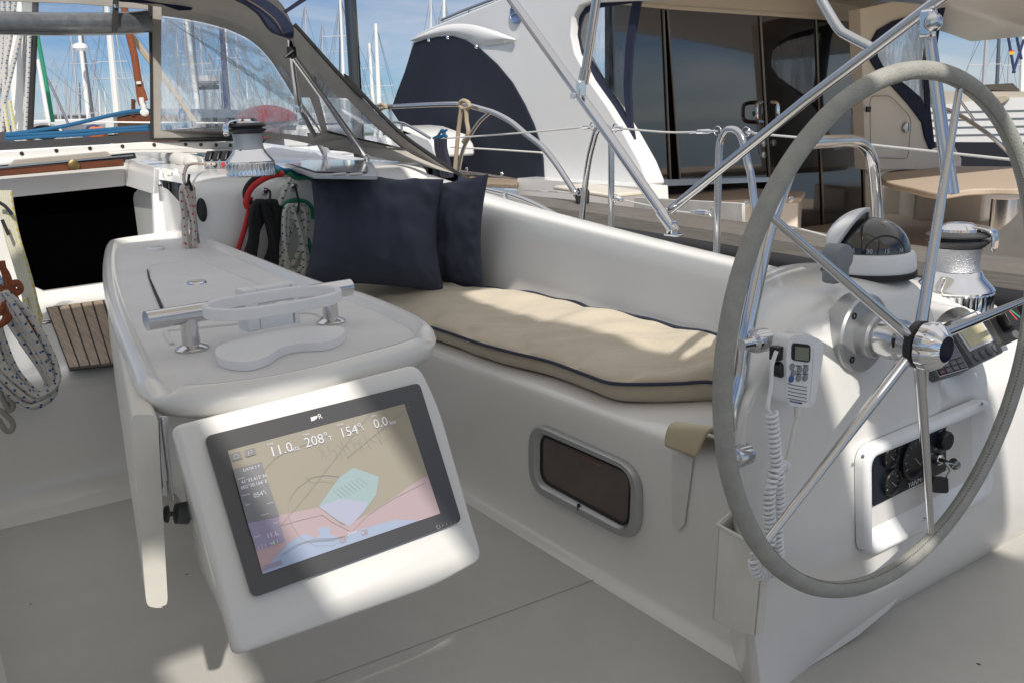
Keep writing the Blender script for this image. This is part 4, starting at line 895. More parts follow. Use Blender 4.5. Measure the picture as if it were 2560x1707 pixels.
def pj_(T, pt, n, xd, yd):
    MB().slab(rnd([pt(-.5, -.3, .0), pt(.55, -.3, .0), pt(.62, .9, .0), pt(-.45, .9, .0)], .012, 4), n * .03).build('lever', BLK, T, bevel=.005, bseg=3)
    MB().slab([pt(-.1, .75, .0302), pt(-.02, .75, .0302), pt(.12, .05, .0302), pt(.04, .05, .0302)], n * .0004).build('red_mark', REDI, T, flat=True)
    MB().slab([pt(.02, .75, .0302), pt(.10, .75, .0302), pt(.42, .10, .0302), pt(.34, .10, .0302)], n * .0004).build('green_mark', GRNI, T, flat=True)
    MB().lathe(pt(.2, -.68, 0), n, [(.010, 0), (.009, .002), (0, .0025)], 18).build('button', GRYP, T)
inst('thruster_joystick', 'black bow thruster joystick with red and green marks beside the wheel rim', 'joystick', (1.31, 2.259, .491), (.914, .328, .239), 0, (.16, -.831, .532), .84, .082, .085, .022, BLK, pj_)

# winches
def winch(base, sc, armdir, label, grp='chrome sheet winches'):
    T = thing('winch', base, label, 'winch', grp); s = sc
    def PR(l): return [(r * s, h * s) for r, h in l]
    rows = []
    for h, r, rib in ((0, .084, 0), (.004, .090, 0), (.008, .090, 1), (.044, .090, 1), (.047, .090, 0), (.051, .088, 0)):
        rows.append([base + Z * h * s + Vector((math.cos(2 * PI * k / 144), math.sin(2 * PI * k / 144), 0)) * (r - .0022 * rib * (k % 4 < 2)) * s for k in range(144)])
    MB().grid(rows, closed=True).build('base', CHR, T, ang=30)
    MB().lathe(base, Z, PR([(.088, .050), (.090, .054), (.086, .060), (.064, .085), (.058, .098), (.052, .102)]), 48).build('skirt', CHR, T)
    MB().lathe(base, Z, PR([(.056, .100), (.0535, .11), (.0525, .125), (.054, .148), (.056, .155), (.05, .157)]), 48).build('drum', STLD, T)
    MB().lathe(base, Z, PR([(.050, .156), (.060, .158), (.070, .168), (.071, .171), (.056, .174), (.055, .177), (.070, .182), (.072, .186), (.060, .192), (.045, .196)]), 48).build('jaws', mat('jaw_black', (.05, .05, .055), .4), T)
    MB().lathe(base, Z, PR([(.052, .193), (.05, .20), (.036, .208), (.03, .212), (.016, .213), (.015, .206), (.0, .206)]), 40).build('cap', CHR, T)
    ad = Vector(armdir); ad.z = 0; ad.normalize(); sd = ad.cross(Z)
    arm = MB(); path = [(.01, .206), (.05, .204), (.072, .198), (.080, .188), (.081, .160), (.079, .150)]
    rows = []
    for d_, h in path:
        c = base + ad * d_ * s + Z * h * s; rows.append([c + sd * w1 * s for w1 in (-.022, -.010, .010, .022)])
    arm.grid(rows); o = arm.build('stripper_arm', CHR, T, sub=1); m_ = o.modifiers.new('t', 'SOLIDIFY'); m_.thickness = .006 * s; m_.offset = 0
    return T
w1b = Pz(zk(1040, 935), .915)
winch(w1b, .88, (-.75, -.6, 0), 'chrome winch on the coachroof end beside the rope clutches')
winch(W(1.13, 2.07, .575), 1.0, (.75, -.65, 0), 'chrome winch behind the helm console at the right')

# rope clutches
jm = thing('rope_clutch', Pz(zk(560, 800), .915), 'bank of four rope clutches with black levers on the coachroof', 'rope clutch')
j0 = Pz(zk(350, 835), .917); jd = (Pz(zk(900, 825), .917) - j0).normalized(); jf = Z.cross(jd); mw = .040
for k in range(4):
    c = j0 + jd * (mw * (k + .5))
    sidep = [c - jf * .0, c + jf * .12, c + jf * .12 + Z * .04, c + jf * .04 + Z * .055, c + Z * .030]
    MB().slab([p - jd * mw * .46 for p in sidep], jd * mw * .92).build('clutch_body', GRYL, jm, bevel=.003)
    lv = [c + jf * .01 + Z * .058, c + jf * .02 + Z * .072, c + jf * .09 + Z * .066, c + jf * .12 + Z * .05, c + jf * .06 + Z * .05, c - jf * .004 + Z * .034]
    MB().slab([p - jd * mw * .38 for p in lv], jd * mw * .76).build('lever', BLK, jm, bevel=.004, bseg=3)
    MB().lathe(c - jf * .001 + Z * .016, -jf, [(.009, 0), (.009, .004), (.0, .004)], 14).build('rope_eye', [STL, BLK, REDL, BLK][k], jm)
# deck hatch
dh = thing('deck_hatch', Pz(zk(1900, 900), .917), 'low deck hatch with tinted shiny lid and silver frame beside the winch', 'deck hatch')
hp_ = rnd([Pz(q, .925) for q in (V(652, 378), V(700, 369), V(850, 371), V(868, 392), V(866, 404), V(720, 402))], .03, 5)
MB().slab(hp_, Z * -.012).build('frame', ALU, dh, bevel=.006, bseg=3)
cH = sum(hp_, Vector()) / len(hp_)
MB().slab([cH + (p - cH) * .84 + A * .012 + Z * .003 for p in hp_], Z * .003).build('lid', mat('tinted_acrylic', (.10, .10, .14), .05, spec=.8, coat=.5), dh, bevel=.001)
for x in (780, 818): MB().box(Pz(V(x, 401), .934), B * .04, A * .012, Z * .008).build('hinge', ALU, dh, bevel=.003)

# ================================================================== ropes
def rope(name, label, strands, r, m, grp=None, extra=None, cat='rope'):
    mb = MB()
    for s in strands:
        pts, cl = s[0], (len(s) > 1 and s[1])
        mb.tube(spl(pts, 8, closed=cl), r, 10, closed=cl)
    if extra is None and True:
        return tag(mb.build(name, m), label, cat, grp)
def hang(f, top, bot, w, a, n, seed, twist=.35, lean=0):     # elongated hanging loops drawn in picture pixels, on plane a
    rr = random.Random(seed); out = []
    for k in range(n):
        x0 = top[0] + (k - (n - 1) / 2) * w * .28 / max(1, n - 1) * 2 + rr.uniform(-.08, .08) * w; ww = w * rr.uniform(.30, .55); bx = bot[0] + rr.uniform(-.28, .28) * w; by = bot[1] + rr.uniform(-.10, .02) * (bot[1] - top[1])
        m_ = lerp(top[0], bot[0], .55); my = lerp(top[1], by, .55); da = k * .004 - n * .002
        P_ = [(x0, top[1]), (x0 + ww * .45, lerp(top[1], by, .12)), (m_ + ww * .8, my), (bx + ww * .6, by - (by - top[1]) * .1), (bx, by), (bx - ww * .6, by - (by - top[1]) * .1), (m_ - ww * .75, my), (x0 - ww * .4, lerp(top[1], by, .12))]
        out.append(([Pa(f(*q), a + da + .006 * rr.uniform(-1, 1)) for q in P_], True))
    return out
G = 'coiled lines hung around the cockpit'
rope('rope_coil', 'white rope with red flecks hung beside the companionway post', hang(zr, (735, 810), (760, 1600), 150, 3.17, 6, 3), .0065, RRED, G)
rope('halyard_tail', 'red flecked white line running from the clutch to its coil', [([Pz(zr(1030, 572), .94), Pz(zr(880, 570), .945), Pa(zr(770, 570), 3.3), Pa(zr(715, 620), 3.2), Pa(zr(695, 740), 3.17), Pa(zr(740, 830), 3.17)],)], .006, RRED)
rope('rope_coil', 'black rope coil hung on the coachroof end hook', hang(za, (1740, 1320), (1700, 1850), 200, 3.13, 11, 5), .011, BLKL, G)
rope('rope_coil', 'red rope strands showing behind the black coil', [([Pa(za(x, y), 3.165) for x, y in p],) for p in ([(1640, 1290), (1620, 1400), (1590, 1520), (1550, 1640), (1520, 1720)], [(1620, 1440), (1580, 1560), (1545, 1680), (1530, 1760)], [(1800, 1480), (1810, 1600), (1795, 1680), (1780, 1740)], [(1780, 1560), (1820, 1640), (1800, 1740)])], .008, REDL, G)
rope('rope_tail', 'bright red rope arching from the winch to the black coil', [([Pa(zk(x, y), 3.15) for x, y in ((1500, 905), (1400, 915), (1250, 960), (1100, 1050), (1010, 1150), (975, 1250), (960, 1330), (990, 1400))],)], .011, REDL)
rope('rope_tail', 'black rope arching beside the red one under the winch', [([Pa(zk(x, y), 3.16) for x, y in ((1440, 880), (1250, 905), (1080, 975), (980, 1080), (945, 1180), (970, 1290), (1060, 1330), (1160, 1330))],)], .0095, BLKL)
rope('rope_coil', 'white rope coil with green flecks hung beside the black coil', hang(za, (1940, 1345), (1900, 1820), 175, 3.12, 8, 11) + [([Pa(zk(x, y), 3.14) for x, y in ((1600, 960), (1560, 1060), (1490, 1220), (1440, 1360), (1450, 1480), (1530, 1560))],)], .009, RGRN, G)
rope('rope_coil', 'green rope loop showing behind the green flecked coil', [([Pa(zk(x, y), 3.17) for x, y in ((1530, 1520), (1490, 1440), (1540, 1340), (1640, 1290), (1740, 1290), (1850, 1330), (1920, 1420), (1940, 1560))],)] + [([Pa(za(x, y), 3.165) for x, y in ((2010, 1560), (2040, 1700), (1990, 1800))],)], .009, GRNL, G)
rope('sheet', 'blue rope lying over the coachroof edge beside the deck hatch', [([Pz(zk(1370, 790), .925)] + [Pa(zk(x, y), 3.25) for x, y in ((1500, 850), (1600, 860), (1700, 930), (1780, 920), (1880, 915), (1960, 960), (2000, 1020))],)], .0085, BLUEL)
rope('sheet', 'green rope lying just below the blue one', [([Pz(zk(1380, 850), .925)] + [Pa(zk(x, y), 3.235) for x, y in ((1480, 880), (1600, 905), (1700, 965), (1850, 960), (1930, 1010), (1940, 1060))],)], .0075, GRNL)
for nm, c, hq, pth in (('left', zk(1220, 1190), 0, [(1225, 1160), (1290, 1140), (1310, 1200), (1300, 1330)]), ('right', zk(1640, 1130), 0, [(1620, 1110), (1670, 1090), (1700, 1200), (1725, 1340), (1700, 1470)])):
    T = thing('rope_hook', Pa(c, 3.19), 'small steel hook with black strap holding the ' + ('black' if nm == 'left' else 'green flecked') + ' coil', 'hook')
    MB().lathe(Pa(c, 3.20), (-A * .8 + Z * .5), [(.012, 0), (.014, .01), (.013, .025), (.008, .032), (.0, .034)], 18).build('hook', STL, T)
    MB().tube(spl([Pa(zk(*q), 3.10) for q in pth], 5), .004, 6).build('strap', BLKR, T)
rope('shock_cord', 'black elastic strap holding the red flecked coil', [([Pa(zr(x, y), 3.16) for x, y in ((755, 680), (745, 740), (740, 780), (700, 820), (675, 880))],), ([Pa(zr(x, y), 3.16) for x, y in ((745, 740), (765, 790), (785, 860))],)], .0045, BLKR, cat='strap')
rope('control_line', 'red line running forward over the coachroof to the clutches', [([Pz(zr(560, 480), .95), Pz(zr(700, 490), .95), Pz(zr(880, 515), .945)],)], .006, REDL)
rope('control_line', 'green line running forward over the coachroof to the clutches', [([Pz(zr(740, 470), .95), Pz(zr(880, 478), .945)],)], .006, GRNL)
rope('fuel_hose', 'thin black hose loop rising from the deck behind the winch', [([Pz(zk(1215, 530), .93), up_to(Pz(zk(1215, 530), .93), zk(1215, 440)), up_to(Pz(zk(1215, 530), .93), zk(1230, 395)) + B * .03, Pz(zk(1290, 375), .99), Pz(zk(1450, 385), .98)],)], .005, BLKR, cat='hose')
# left edge coils
st_ = []
for k in range(5):
    st_.append(([Pa(zd(x + k * 17 - 10, y), 3.55 - k * .006) for x, y in ((5, -60), (20, 60), (60, 250), (120, 450), (170, 640), (175 + k * 4, 800))],))
st_.append(([Pa(zd(x, y), 3.53) for x, y in ((60, 60), (100, 260), (170, 470), (240, 690), (262, 780), (230, 830), (195, 780), (160, 640))],))
rope('rope_coil', 'cream rope with yellow flecks hanging down the left companionway side', st_, .0085, RYEL, G)
rope('shock_cord', 'thin black strap over the yellow flecked rope', [([Pa(zq(x, y), 3.50) for x, y in ((-30, 800), (40, 840), (90, 890), (120, 930))],), ([Pa(zq(x, y), 3.49) for x, y in ((20, 980), (55, 1060), (85, 1130))],)], .006, BLKR, cat='strap')
o = [[(-20, 440), (20, 450), (45, 560), (50, 700), (30, 790), (-20, 830)], [(0, 420), (50, 500), (75, 620), (80, 700), (50, 780), (0, 820)], [(-10, 560), (40, 640), (10, 720), (-30, 760)], [(60, 560), (110, 540), (135, 580), (110, 610), (80, 580), (100, 640), (130, 720), (170, 780), (215, 850), (240, 880)], [(10, 400), (30, 480), (70, 540), (110, 560)]]
rope('rope_coil', 'rusty orange rope with a knot and whipped end at the left edge', [([Pa(zd(*q), 2.70) for q in p],) for p in o], .0085, ORGL, G)
st_ = []
rr = random.Random(4)
for k in range(13):
    dx = rr.uniform(-70, 45); dy = rr.uniform(-70, 45); k = k * .7; 
    P_ = [(-30 + k * 8, 600), (60 + k * 16 + dx, 760 + dy * .5), (170 + k * 14 + dx, 930 + dy), (285 + k * 10 + dx * .6, 1120 + dy), (330 + k * 6 + dx * .5, 1240 + dy * .8), (270 + dx, 1320 + dy * .7), (180 + dx, 1290 + dy), (80 - k * 6 + dx, 1160 + dy), (10 - k * 10 + dx, 980 + dy), (-40 + dx, 800)]
    st_.append(([Pa(zd(*q), 2.72 - .004 * k + rr.uniform(-.008, .008)) for q in P_],))
rope('rope_coil', 'large coil of white rope with blue flecks hanging at the left edge', st_, .0075, RBLUE, G)
st_ = []
for k in range(4):
    st_.append(([Pa(zd(*q), 2.74 + .01 * k) for q in ((-40 + k * 14, 1060), (10 + k * 22, 1160), (60 + k * 16, 1280), (85 - k * 6, 1340), (60, 1370 - k * 6), (20, 1300), (-20, 1200))],))
st_.append(([Pa(zd(*q), 2.74) for q in ((-20, 1360), (40, 1400), (85, 1460), (70, 1505), (35, 1500), (-10, 1430))],))
rope('rope_coil', 'plain grey rope coil below the blue flecked one at the left edge', st_, .0075, mat('grey_rope', (.36, .34, .30), .85, bump=.7, bscale=500), G)

# ================================================================== sprayhood
sh = thing('sprayhood', W(4.0, 1.2, .93), 'grey and navy canvas sprayhood with clear vinyl windows over the companionway', 'sprayhood')
def D(f, lst): return [Pa(f(x, y), a) for x, y, a in lst]
def sheet(name, pts, m, off=A * .012, parent=sh, **k): return MB().slab(pts, off).build(name, m, parent, **k)
sheet('window_frame', D(za, [(985, 20, 4.5), (1055, 50, 4.5), (1050, 860, 4.5), (1042, 905, 4.5), (992, 905, 4.5)]), CANV)
sheet('edge_binding', D(za, [(970, 20, 4.49), (994, 20, 4.49), (996, 400, 4.49), (1002, 905, 4.49), (985, 915, 4.49), (983, 500, 4.49)]), BLKR)
sheet('lower_band', D(za, [(1042, 855, 4.5), (1520, 858, 4.48), (1730, 862, 4.4), (1900, 880, 4.2), (2120, 906, 4.0), (2160, 970, 3.95), (1900, 915, 4.2), (1720, 893, 4.4), (1520, 895, 4.48), (1042, 905, 4.5)]), CANV)
sheet('foot_binding', D(za, [(1000, 905, 4.49), (1520, 895, 4.47), (1720, 893, 4.39), (1720, 902, 4.39), (1520, 908, 4.47), (1300, 915, 4.48), (1000, 918, 4.49)]), BLKR)
topwin = [(1055, 105, 4.5), (1200, 125, 4.5), (1330, 150, 4.5), (1480, 192, 4.48), (1600, 245, 4.45), (1690, 310, 4.42), (1770, 400, 4.35), (1850, 520, 4.28), (1930, 650, 4.2), (2030, 780, 4.1), (2120, 906, 4.0)]
topout = [(1055, 50, 4.45), (1180, 68, 4.45), (1330, 95, 4.44), (1500, 140, 4.42), (1620, 195, 4.38), (1720, 280, 4.33), (1790, 370, 4.28), (1870, 500, 4.22), (1950, 640, 4.15), (2055, 790, 4.06), (2160, 970, 3.95)]
mb = MB(); ti, to_ = D(za, topwin), D(za, topout); mb.grid([spl(ti, 4), spl(to_, 4)]); o = mb.build('upper_band', CANV, sh); 
win1 = D(za, [(1055, 105, 4.51)]) + D(za, [(x, y, a + .01) for x, y, a in topwin[1:]]) + D(za, [(1900, 880, 4.21), (1730, 862, 4.41), (1520, 858, 4.49), (1050, 855, 4.51)])
sheet('front_window', win1, VIN, A * .002, flat=True)
# milky side windows and the canvas between the forward seam and the aft hoop
seam = [(1000, -140, 4.40), (1180, -60, 4.38), (1420, 60, 4.34), (1560, 140, 4.30), (1700, 240, 4.25), (1800, 350, 4.2), (1900, 470, 4.15), (2010, 580, 4.1)]
aft = [(1200, -420, 3.25), (1500, -230, 3.22), (1720, -80, 3.2), (1850, 40, 3.2), (1915, 170, 3.2), (2010, 275, 3.2), (2180, 465, 3.2), (2352, 650, 3.2)]
rows = [spl(D(za, topout[:7] + [(1870, 500, 4.22)]), 4), spl([lerp(p, q, .0) for p, q in zip(D(za, seam), D(za, seam))], 4)]
rows = []
s0, s1 = resample(D(za, [(700, -10, 4.46), (900, 25, 4.45)] + topout[:9]), 40), resample(D(za, aft), 40)
for k in range(13):
    t = k / 12; rows.append([lerp(p, q, t) + Z * .10 * math.sin(PI * t) * (1 - i / 39) + B * .06 * math.sin(PI * t) for i, (p, q) in enumerate(zip(s0, s1))])
holes = rows
mb = MB(); mb.grid([r[:] for r in rows]); o = mb.build('roof_canvas', CANV, sh, ang=80)
sheet('side_window_forward', D(za, [(1800, 418, 4.20), (1850, 440, 4.19), (2025, 635, 4.10), (2060, 720, 4.05), (2118, 900, 4.0), (2030, 790, 4.09), (1945, 655, 4.18), (1865, 515, 4.23)]), VINM, A * .002, flat=True)
sheet('side_pillar', D(za, [(1990, 400, 3.9), (2035, 445, 3.88), (2140, 850, 3.75), (2352, 945, 3.55), (2352, 1000, 3.55), (2160, 985, 3.80), (2120, 905, 3.95), (2060, 720, 4.02), (2025, 630, 4.06), (2010, 575, 4.06)]), CANV)
sheet('side_window_aft', D(zb, [(0, 478, 3.80), (-20, 440, 3.82), (-55, 440, 3.84), (10, 640, 3.78), (58, 862, 3.70), (180, 890, 3.62), (340, 925, 3.54), (556, 978, 3.45), (400, 850, 3.5), (200, 660, 3.6)]), VINM, A * .002, flat=True)
sheet('window_binding', [p for p in D(zb, [(-60, 395, 3.8), (0, 470, 3.78), (200, 650, 3.6), (400, 838, 3.5), (565, 985, 3.43), (340, 935, 3.53), (180, 900, 3.60), (50, 872, 3.69), (58, 858, 3.69), (180, 888, 3.61), (340, 923, 3.53), (530, 965, 3.45), (380, 842, 3.5), (200, 665, 3.6), (-10, 480, 3.79)])], BLKR, A * .004)
aftl = D(zb, [(-60, 300, 3.5), (0, 365, 3.4), (150, 500, 3.3), (300, 665, 3.25), (500, 865, 3.2), (700, 1015, 3.18), (905, 1150, 3.16)])
inl = D(zb, [(-60, 420, 3.7), (0, 480, 3.68), (150, 620, 3.6), (300, 760, 3.52), (500, 930, 3.42), (600, 1010, 3.36), (880, 1135, 3.2)])
MB().grid([resample(aftl, 24), resample(inl, 24)]).build('side_canvas', CANV, sh)
sheet('foot_canvas', D(zb, [(50, 872, 3.72), (180, 900, 3.64), (340, 935, 3.56), (560, 982, 3.44), (880, 1135, 3.22), (600, 1070, 3.35), (200, 1000, 3.6), (0, 950, 3.75), (-60, 935, 3.85), (-80, 870, 3.95)]), CANV)
MB().tube(spl([p - A * .02 for p in D(za, [(1910, 165, 3.2), (2010, 275, 3.2), (2180, 465, 3.2), (2352, 640, 3.2)]) + D(zb, [(150, 495, 3.2), (300, 660, 3.2), (500, 862, 3.18), (700, 1012, 3.16), (905, 1148, 3.15)])], 4), .008, 8).build('aft_binding', BLKR, sh)
nv = D(za, [(1500, -25, 3.15), (1620, 30, 3.15), (1700, 90, 3.14), (1755, 175, 3.13), (1790, 212, 3.13), (1920, 256, 3.12), (1922, 180, 3.12), (1855, 90, 3.13), (1785, 28, 3.14), (1690, -30, 3.15)])
MB().slab(rnd(nv, .01, 2), A * .03).build('navy_cover', NAVY, sh, bevel=.006)
MB().tube(spl([p - A * .006 for p in D(za, [(1570, -20, 3.15), (1690, 50, 3.14), (1790, 130, 3.12), (1850, 230, 3.12)])], 4), .002, 6).build('cover_seam', mat('brown_thread', (.16, .11, .07), .8), sh)
sheet('top_band', D(za, [(700, -20, 4.40), (790, 12, 4.4), (1050, 28, 4.4), (1170, 70, 4.38), (1250, 68, 4.38), (1262, 46, 4.38), (1060, -10, 4.4)]), NAVY)
# rolled up centre window
rl = D(za, [(-80, 150, 4.44), (300, 160, 4.44), (500, 160, 4.44), (700, 158, 4.44), (860, 152, 4.44), (975, 140, 4.44)])
rm = MB().tube(spl(rl, 5), .048, 18)
for k in range(4): pass
rm.build('rolled_window', mat('rolled_vinyl', (.11, .12, .13), .22, var=.5, vscale=14, spec=.7, coat=.4), sh)
sheet('header_strip', D(za, [(-80, -60, 4.5), (990, 10, 4.5), (990, 65, 4.5), (500, 25, 4.5), (-80, 5, 4.5)]), CANV)
sheet('upper_vinyl', D(za, [(-80, 5, 4.51), (500, 25, 4.51), (985, 65, 4.51), (985, 120, 4.51), (-80, 115, 4.51)]), VINL, A * .002, flat=True)
sheet('strap', rnd(D(za, [(740, -10, 4.36), (778, -10, 4.36), (770, 214, 4.36), (733, 214, 4.36)]), .01, 2), BLKR, A * .01)
MB().lathe(Pa(za(757, 42), 4.355), -A, [(.010, 0), (.009, .003), (0, .004)], 14).build('snap', CHR, sh)
# struts
def tub(name, pts, r, m=STL, parent=None, n=6): return MB().tube(spl(pts, n), r, 14).build(name, m, parent)
ft = Pa(za(2118, 1005), 3.95); jn_ = Pa(za(1948, 690), 3.7); tp = Pa(za(1897, 250), 3.3)
MB().tube([tp, jn_], .0125, 14).build('strut', STL, sh); MB().tube([jn_, ft], .0115, 14).build('strut', STL, sh)
ft2 = Pz(zb(303, 1040), .955); 
MB().tube([Pa(za(1920, 375), 3.32), Pa(zb(290, 1010), 3.40)], .0125, 14).build('strut', STL, sh)
for q, a in ((za(2120, 1010), 3.95), (zb(303, 1030), 3.40)):
    c = Pa(q, a); MB().lathe(c - Z * .03, Z, [(.026, 0), (.026, .006), (.012, .008), (.012, .03), (.016, .035), (.0, .045)], 18).build('strut_foot', CHR, sh)
MB().lathe(Pa(za(1905, 345), 3.32) - Z * .02, Z, [(.017, 0), (.019, .01), (.017, .04)], 16).build('clamp', BLK, sh)
MB().tube([Pa(za(1860, 378), 3.3), Pa(za(1920, 330), 3.3)], .006, 8).build('clamp_bolt', BLK, sh)
MB().lathe(jn_ - Z * .03, Z, [(.015, 0), (.017, .01), (.017, .05), (.014, .06)], 16).build('joint', CHR, sh)
# black foot strip of the open window
tag(MB().slab([Pa(q, 4.52) for q in (za(-80, 935), za(995, 875), za(1000, 910), za(950, 925), za(-80, 992))], A * .03).build('windscreen_foot', mat('foot_strip', (.05, .05, .055), .6)), 'dark grey canvas foot strip under the open sprayhood window', 'strip')

# ================================================================== bimini: unseen canvas overhead, cut to shape sun and shade, and its steel frame
bm_ = thing('bimini', W(1.85, 1.97, .72), 'stainless bimini frame tubes crossing above the coaming with an unseen canvas canopy cut to shape the sunlight', 'bimini')
MB().tube([Pb(V(1538, 515), 1.95), Pb(V(1400, 315), 1.95), Pb(V(1150, -35), 1.95), Pb(V(1000, -245), 1.95)], .0165, 18).build('main_tube', STL, bm_)
MB().tube([Pb(V(1541, 482), 1.99), Pb(V(1850, 232), 1.99), Pb(V(2185, -22), 1.99), Pb(V(2400, -190), 1.99)], .0140, 18).build('aft_tube', STL, bm_)
tub('brace_tube', [Pb(zc(1010, -30), 1.99), Pb(zc(1090, 110), 1.99), Pb(zc(1150, 200), 1.99), Pb(zc(1200, 235), 1.99), Pb(zc(1360, 318), 1.99)], .0125, STL, bm_)
MB().tube([Pb(zb(1810, -30), 1.95), Pb(zb(1735, 460), 1.95)], .0150, 16).build('top_tube', STL, bm_)
MB().tube([Pb(zb(1737, 450), 1.95), Pb(zb(1718, 545), 1.95)], .0185, 16).build('tube_socket', STL, bm_)
jk = MB(); jk.box(Pb(zb(1705, 575), 1.93), A * .02 + Z * .01, B * .03, Z * .05); jk.box(Pb(zb(1680, 630), 1.95), A * .03, B * .04, Z * .02); jk.build('hinge_bracket', CHR, bm_, bevel=.004)
bs = Pb(V(1548, 540), 1.95); bk_m = MB(); bk_m.box(bs + Z * .0, A * .05, B * .04, Z * .006); bk_m.box(bs + Z * .02, A * .006, B * .026, Z * .045); bk_m.box(bs + Z * .02 + A * .018, A * .006, B * .026, Z * .045)
bk_m.build('deck_bracket', CHR, bm_, bevel=.002)
MB().tube([Pb(V(1548, 530), 1.95), Pb(V(1518, 488), 1.95)], .0185, 16).build('tube_socket', STL, bm_)
can = MB(); zc_ = 2.02
def cp_(a, b): return W(a, b, zc_ + .05 - .05 * ((b + .2) / 1.6) ** 2)
def panel(a0, a1, b0, b1):
    can.grid([[cp_(lerp(a0, a1, i / 2), lerp(b0, b1, j / 2)) for j in range(3)] for i in range(3)])
AS = [-2.8, -1.9, -1.1, -.98, -.70, -.58, -.50, -.42, -.30, -.12, .15, .95, 2.15]; BS = [-2.0, -1.2, -.56, -.42, -.27, -.04, .35, .70, .79, .86, 1.06, 1.24, 1.9]
for a0, a1 in zip(AS, AS[1:]):
    for b0, b1 in zip(BS, BS[1:]):
        am, bm__ = (a0 + a1) / 2, (b0 + b1) / 2
        if bm__ > 1.24 and am > -1.1: continue
        if -.58 < am < -.12 and -.27 < bm__ < -.04: continue  # opening made up so sun falls on the plotter pod
        if -.50 < am < -.30 and -.56 < bm__ < -.42: continue  # made-up gap for the sun patch on the floor
        if -.98 < am < -.42 and .70 < bm__ < .79: continue  # invented slit that throws a sun streak on the helm console
        if -.12 < am < .95 and .86 < bm__ < 1.06: continue  # invented opening that lights the back of the seat cushion
        panel(a0, a1, b0, b1)
can.build('canopy', CANOPY, bm_)
tag(MB().slab([Pa(q, 3.0) for q in (za(1760, -40), za(2040, -60), za(2010, 0), za(1872, 88), za(1858, 70), za(1965, -5))], A * .01).build('navy_strap', NAVY), 'narrow navy webbing strap crossing the sky above the sprayhood', 'strap')

# ================================================================== stanchions, lifelines, support tubes
SB = 2.14
def stan(pts, label):
    T = thing('stanchion', Pb(pts[0], SB) - Z * .05, label, 'stanchion', 'stainless gate stanchions on the side deck')
    P_ = [Pb(q, SB) for q in pts]; P_[0] = P_[0] - Z * .1; P_[-1] = P_[-1] - Z * .1
    MB().tube(spl(P_, 6), .0115, 14).build('tube', STL, T); return T
s1 = stan([zb(1690, 1420), zb(1745, 1120), zb(1790, 910), zb(1815, 850), zb(1850, 825), zb(1885, 850), zb(1900, 920), zb(1903, 1150), zb(1900, 1470)], 'narrow arched gate stanchion left of the slanting bimini tube')
s2 = stan([zc(345, 1568), zc(352, 1250), zc(362, 970), zc(375, 905), zc(405, 858), zc(440, 848), zc(480, 862), zc(515, 920), zc(545, 1060), zc(575, 1200), zc(625, 1440)], 'arched gate stanchion between the bimini tubes and the wheel rim')
def line(name, label, pts, r, m, b=SB, cat='lifeline', n=3):
    return tag(MB().tube(spl([Pb(q, b) for q in pts], n), r, 8).build(name, m), label, cat, 'lifelines along the side deck' if cat == 'lifeline' else None)
WHL = mat('white_wire', (.62, .62, .60), .4, .2)
line('lifeline', 'upper lifeline running forward from the narrow gate stanchion', [zb(745, 912), zb(1300, 872), zb(1740, 832)], .0035, WHL)
line('lifeline', 'upper lifeline between the two gate stanchions', [zb(1950, 840), zc(0, 866), zc(200, 866), zc(330, 862)], .0035, WHL)
line('lifeline', 'upper lifeline running aft from the arched gate stanchion behind the wheel', [zc(540, 868), zc(640, 880), zc(1000, 912), zc(1500, 965), zc(2260, 1045)], .0035, WHL)
line('lifeline', 'lower lifeline forward of the narrow gate stanchion', [zb(1210, 1240), zb(1640, 1262)], .003, WHL)
line('lifeline', 'lower lifeline between the two gate stanchions', [zb(1930, 1298), zb(2352, 1385), zc(320, 1392)], .003, WHL)
line('lifeline', 'lower lifeline aft of the arched gate stanchion', [zc(780, 1470), zc(1050, 1540), zc(1400, 1640)], .003, WHL)
tbm = []
for i, (q0, q1, lab) in enumerate(((zb(1700, 838), zb(1780, 828), 'turnbuckle at the forward side of the narrow stanchion'), (zb(1930, 838), zb(1990, 846), 'turnbuckle at the aft side of the narrow stanchion'), (zc(170, 870), zc(350, 858), 'turnbuckle at the forward side of the arched stanchion'), (zc(535, 865), zc(590, 872), 'turnbuckle at the aft side of the arched stanchion'), (zb(1930, 1296), zb(1990, 1308), 'lower turnbuckle beside the narrow stanchion'), (zc(180, 1385), zc(320, 1390), 'lower turnbuckle beside the arched stanchion'), (zb(1640, 1262), zb(1690, 1255), 'lower turnbuckle forward of the narrow stanchion'))):
    p0, p1 = Pb(q0, SB), Pb(q1, SB); m = MB().tube([p0, lerp(p0, p1, .25), lerp(p0, p1, .3), lerp(p0, p1, .7), lerp(p0, p1, .75), p1], [.004, .004, .0085, .0085, .005, .003], 10)
    e = p1 if i in (0, 2, 5, 6) else p0
    m.tube(circ(e, A, Z, .014, 12), .0022, 6, closed=True)
    tag(m.build('turnbuckle', CHR), lab, 'turnbuckle', 'lifeline turnbuckles')
bl = MB(); bl.tube(spl([Pb(zb(*q), SB) for q in ((740, 905), (770, 890), (800, 850), (815, 880), (790, 900), (760, 912), (790, 890), (830, 895), (800, 870), (828, 852))], 4), .006, 8)
tag(bl.build('lashing', BLUEL), 'blue cord lashing tied on the upper lifeline', 'lashing')
bd = [([Pb(zb(x0, 910), SB), Pb(zb(x0 + 5, 980), SB), Pb(zb(x0 + 25, 1060), SB), Pb(zb(x0 + 45, 1160), SB)],) for x0 in (760, 778, 795, 812)]
mb = MB()
for s in bd: mb.tube(spl(s[0], 5), .013, 10)
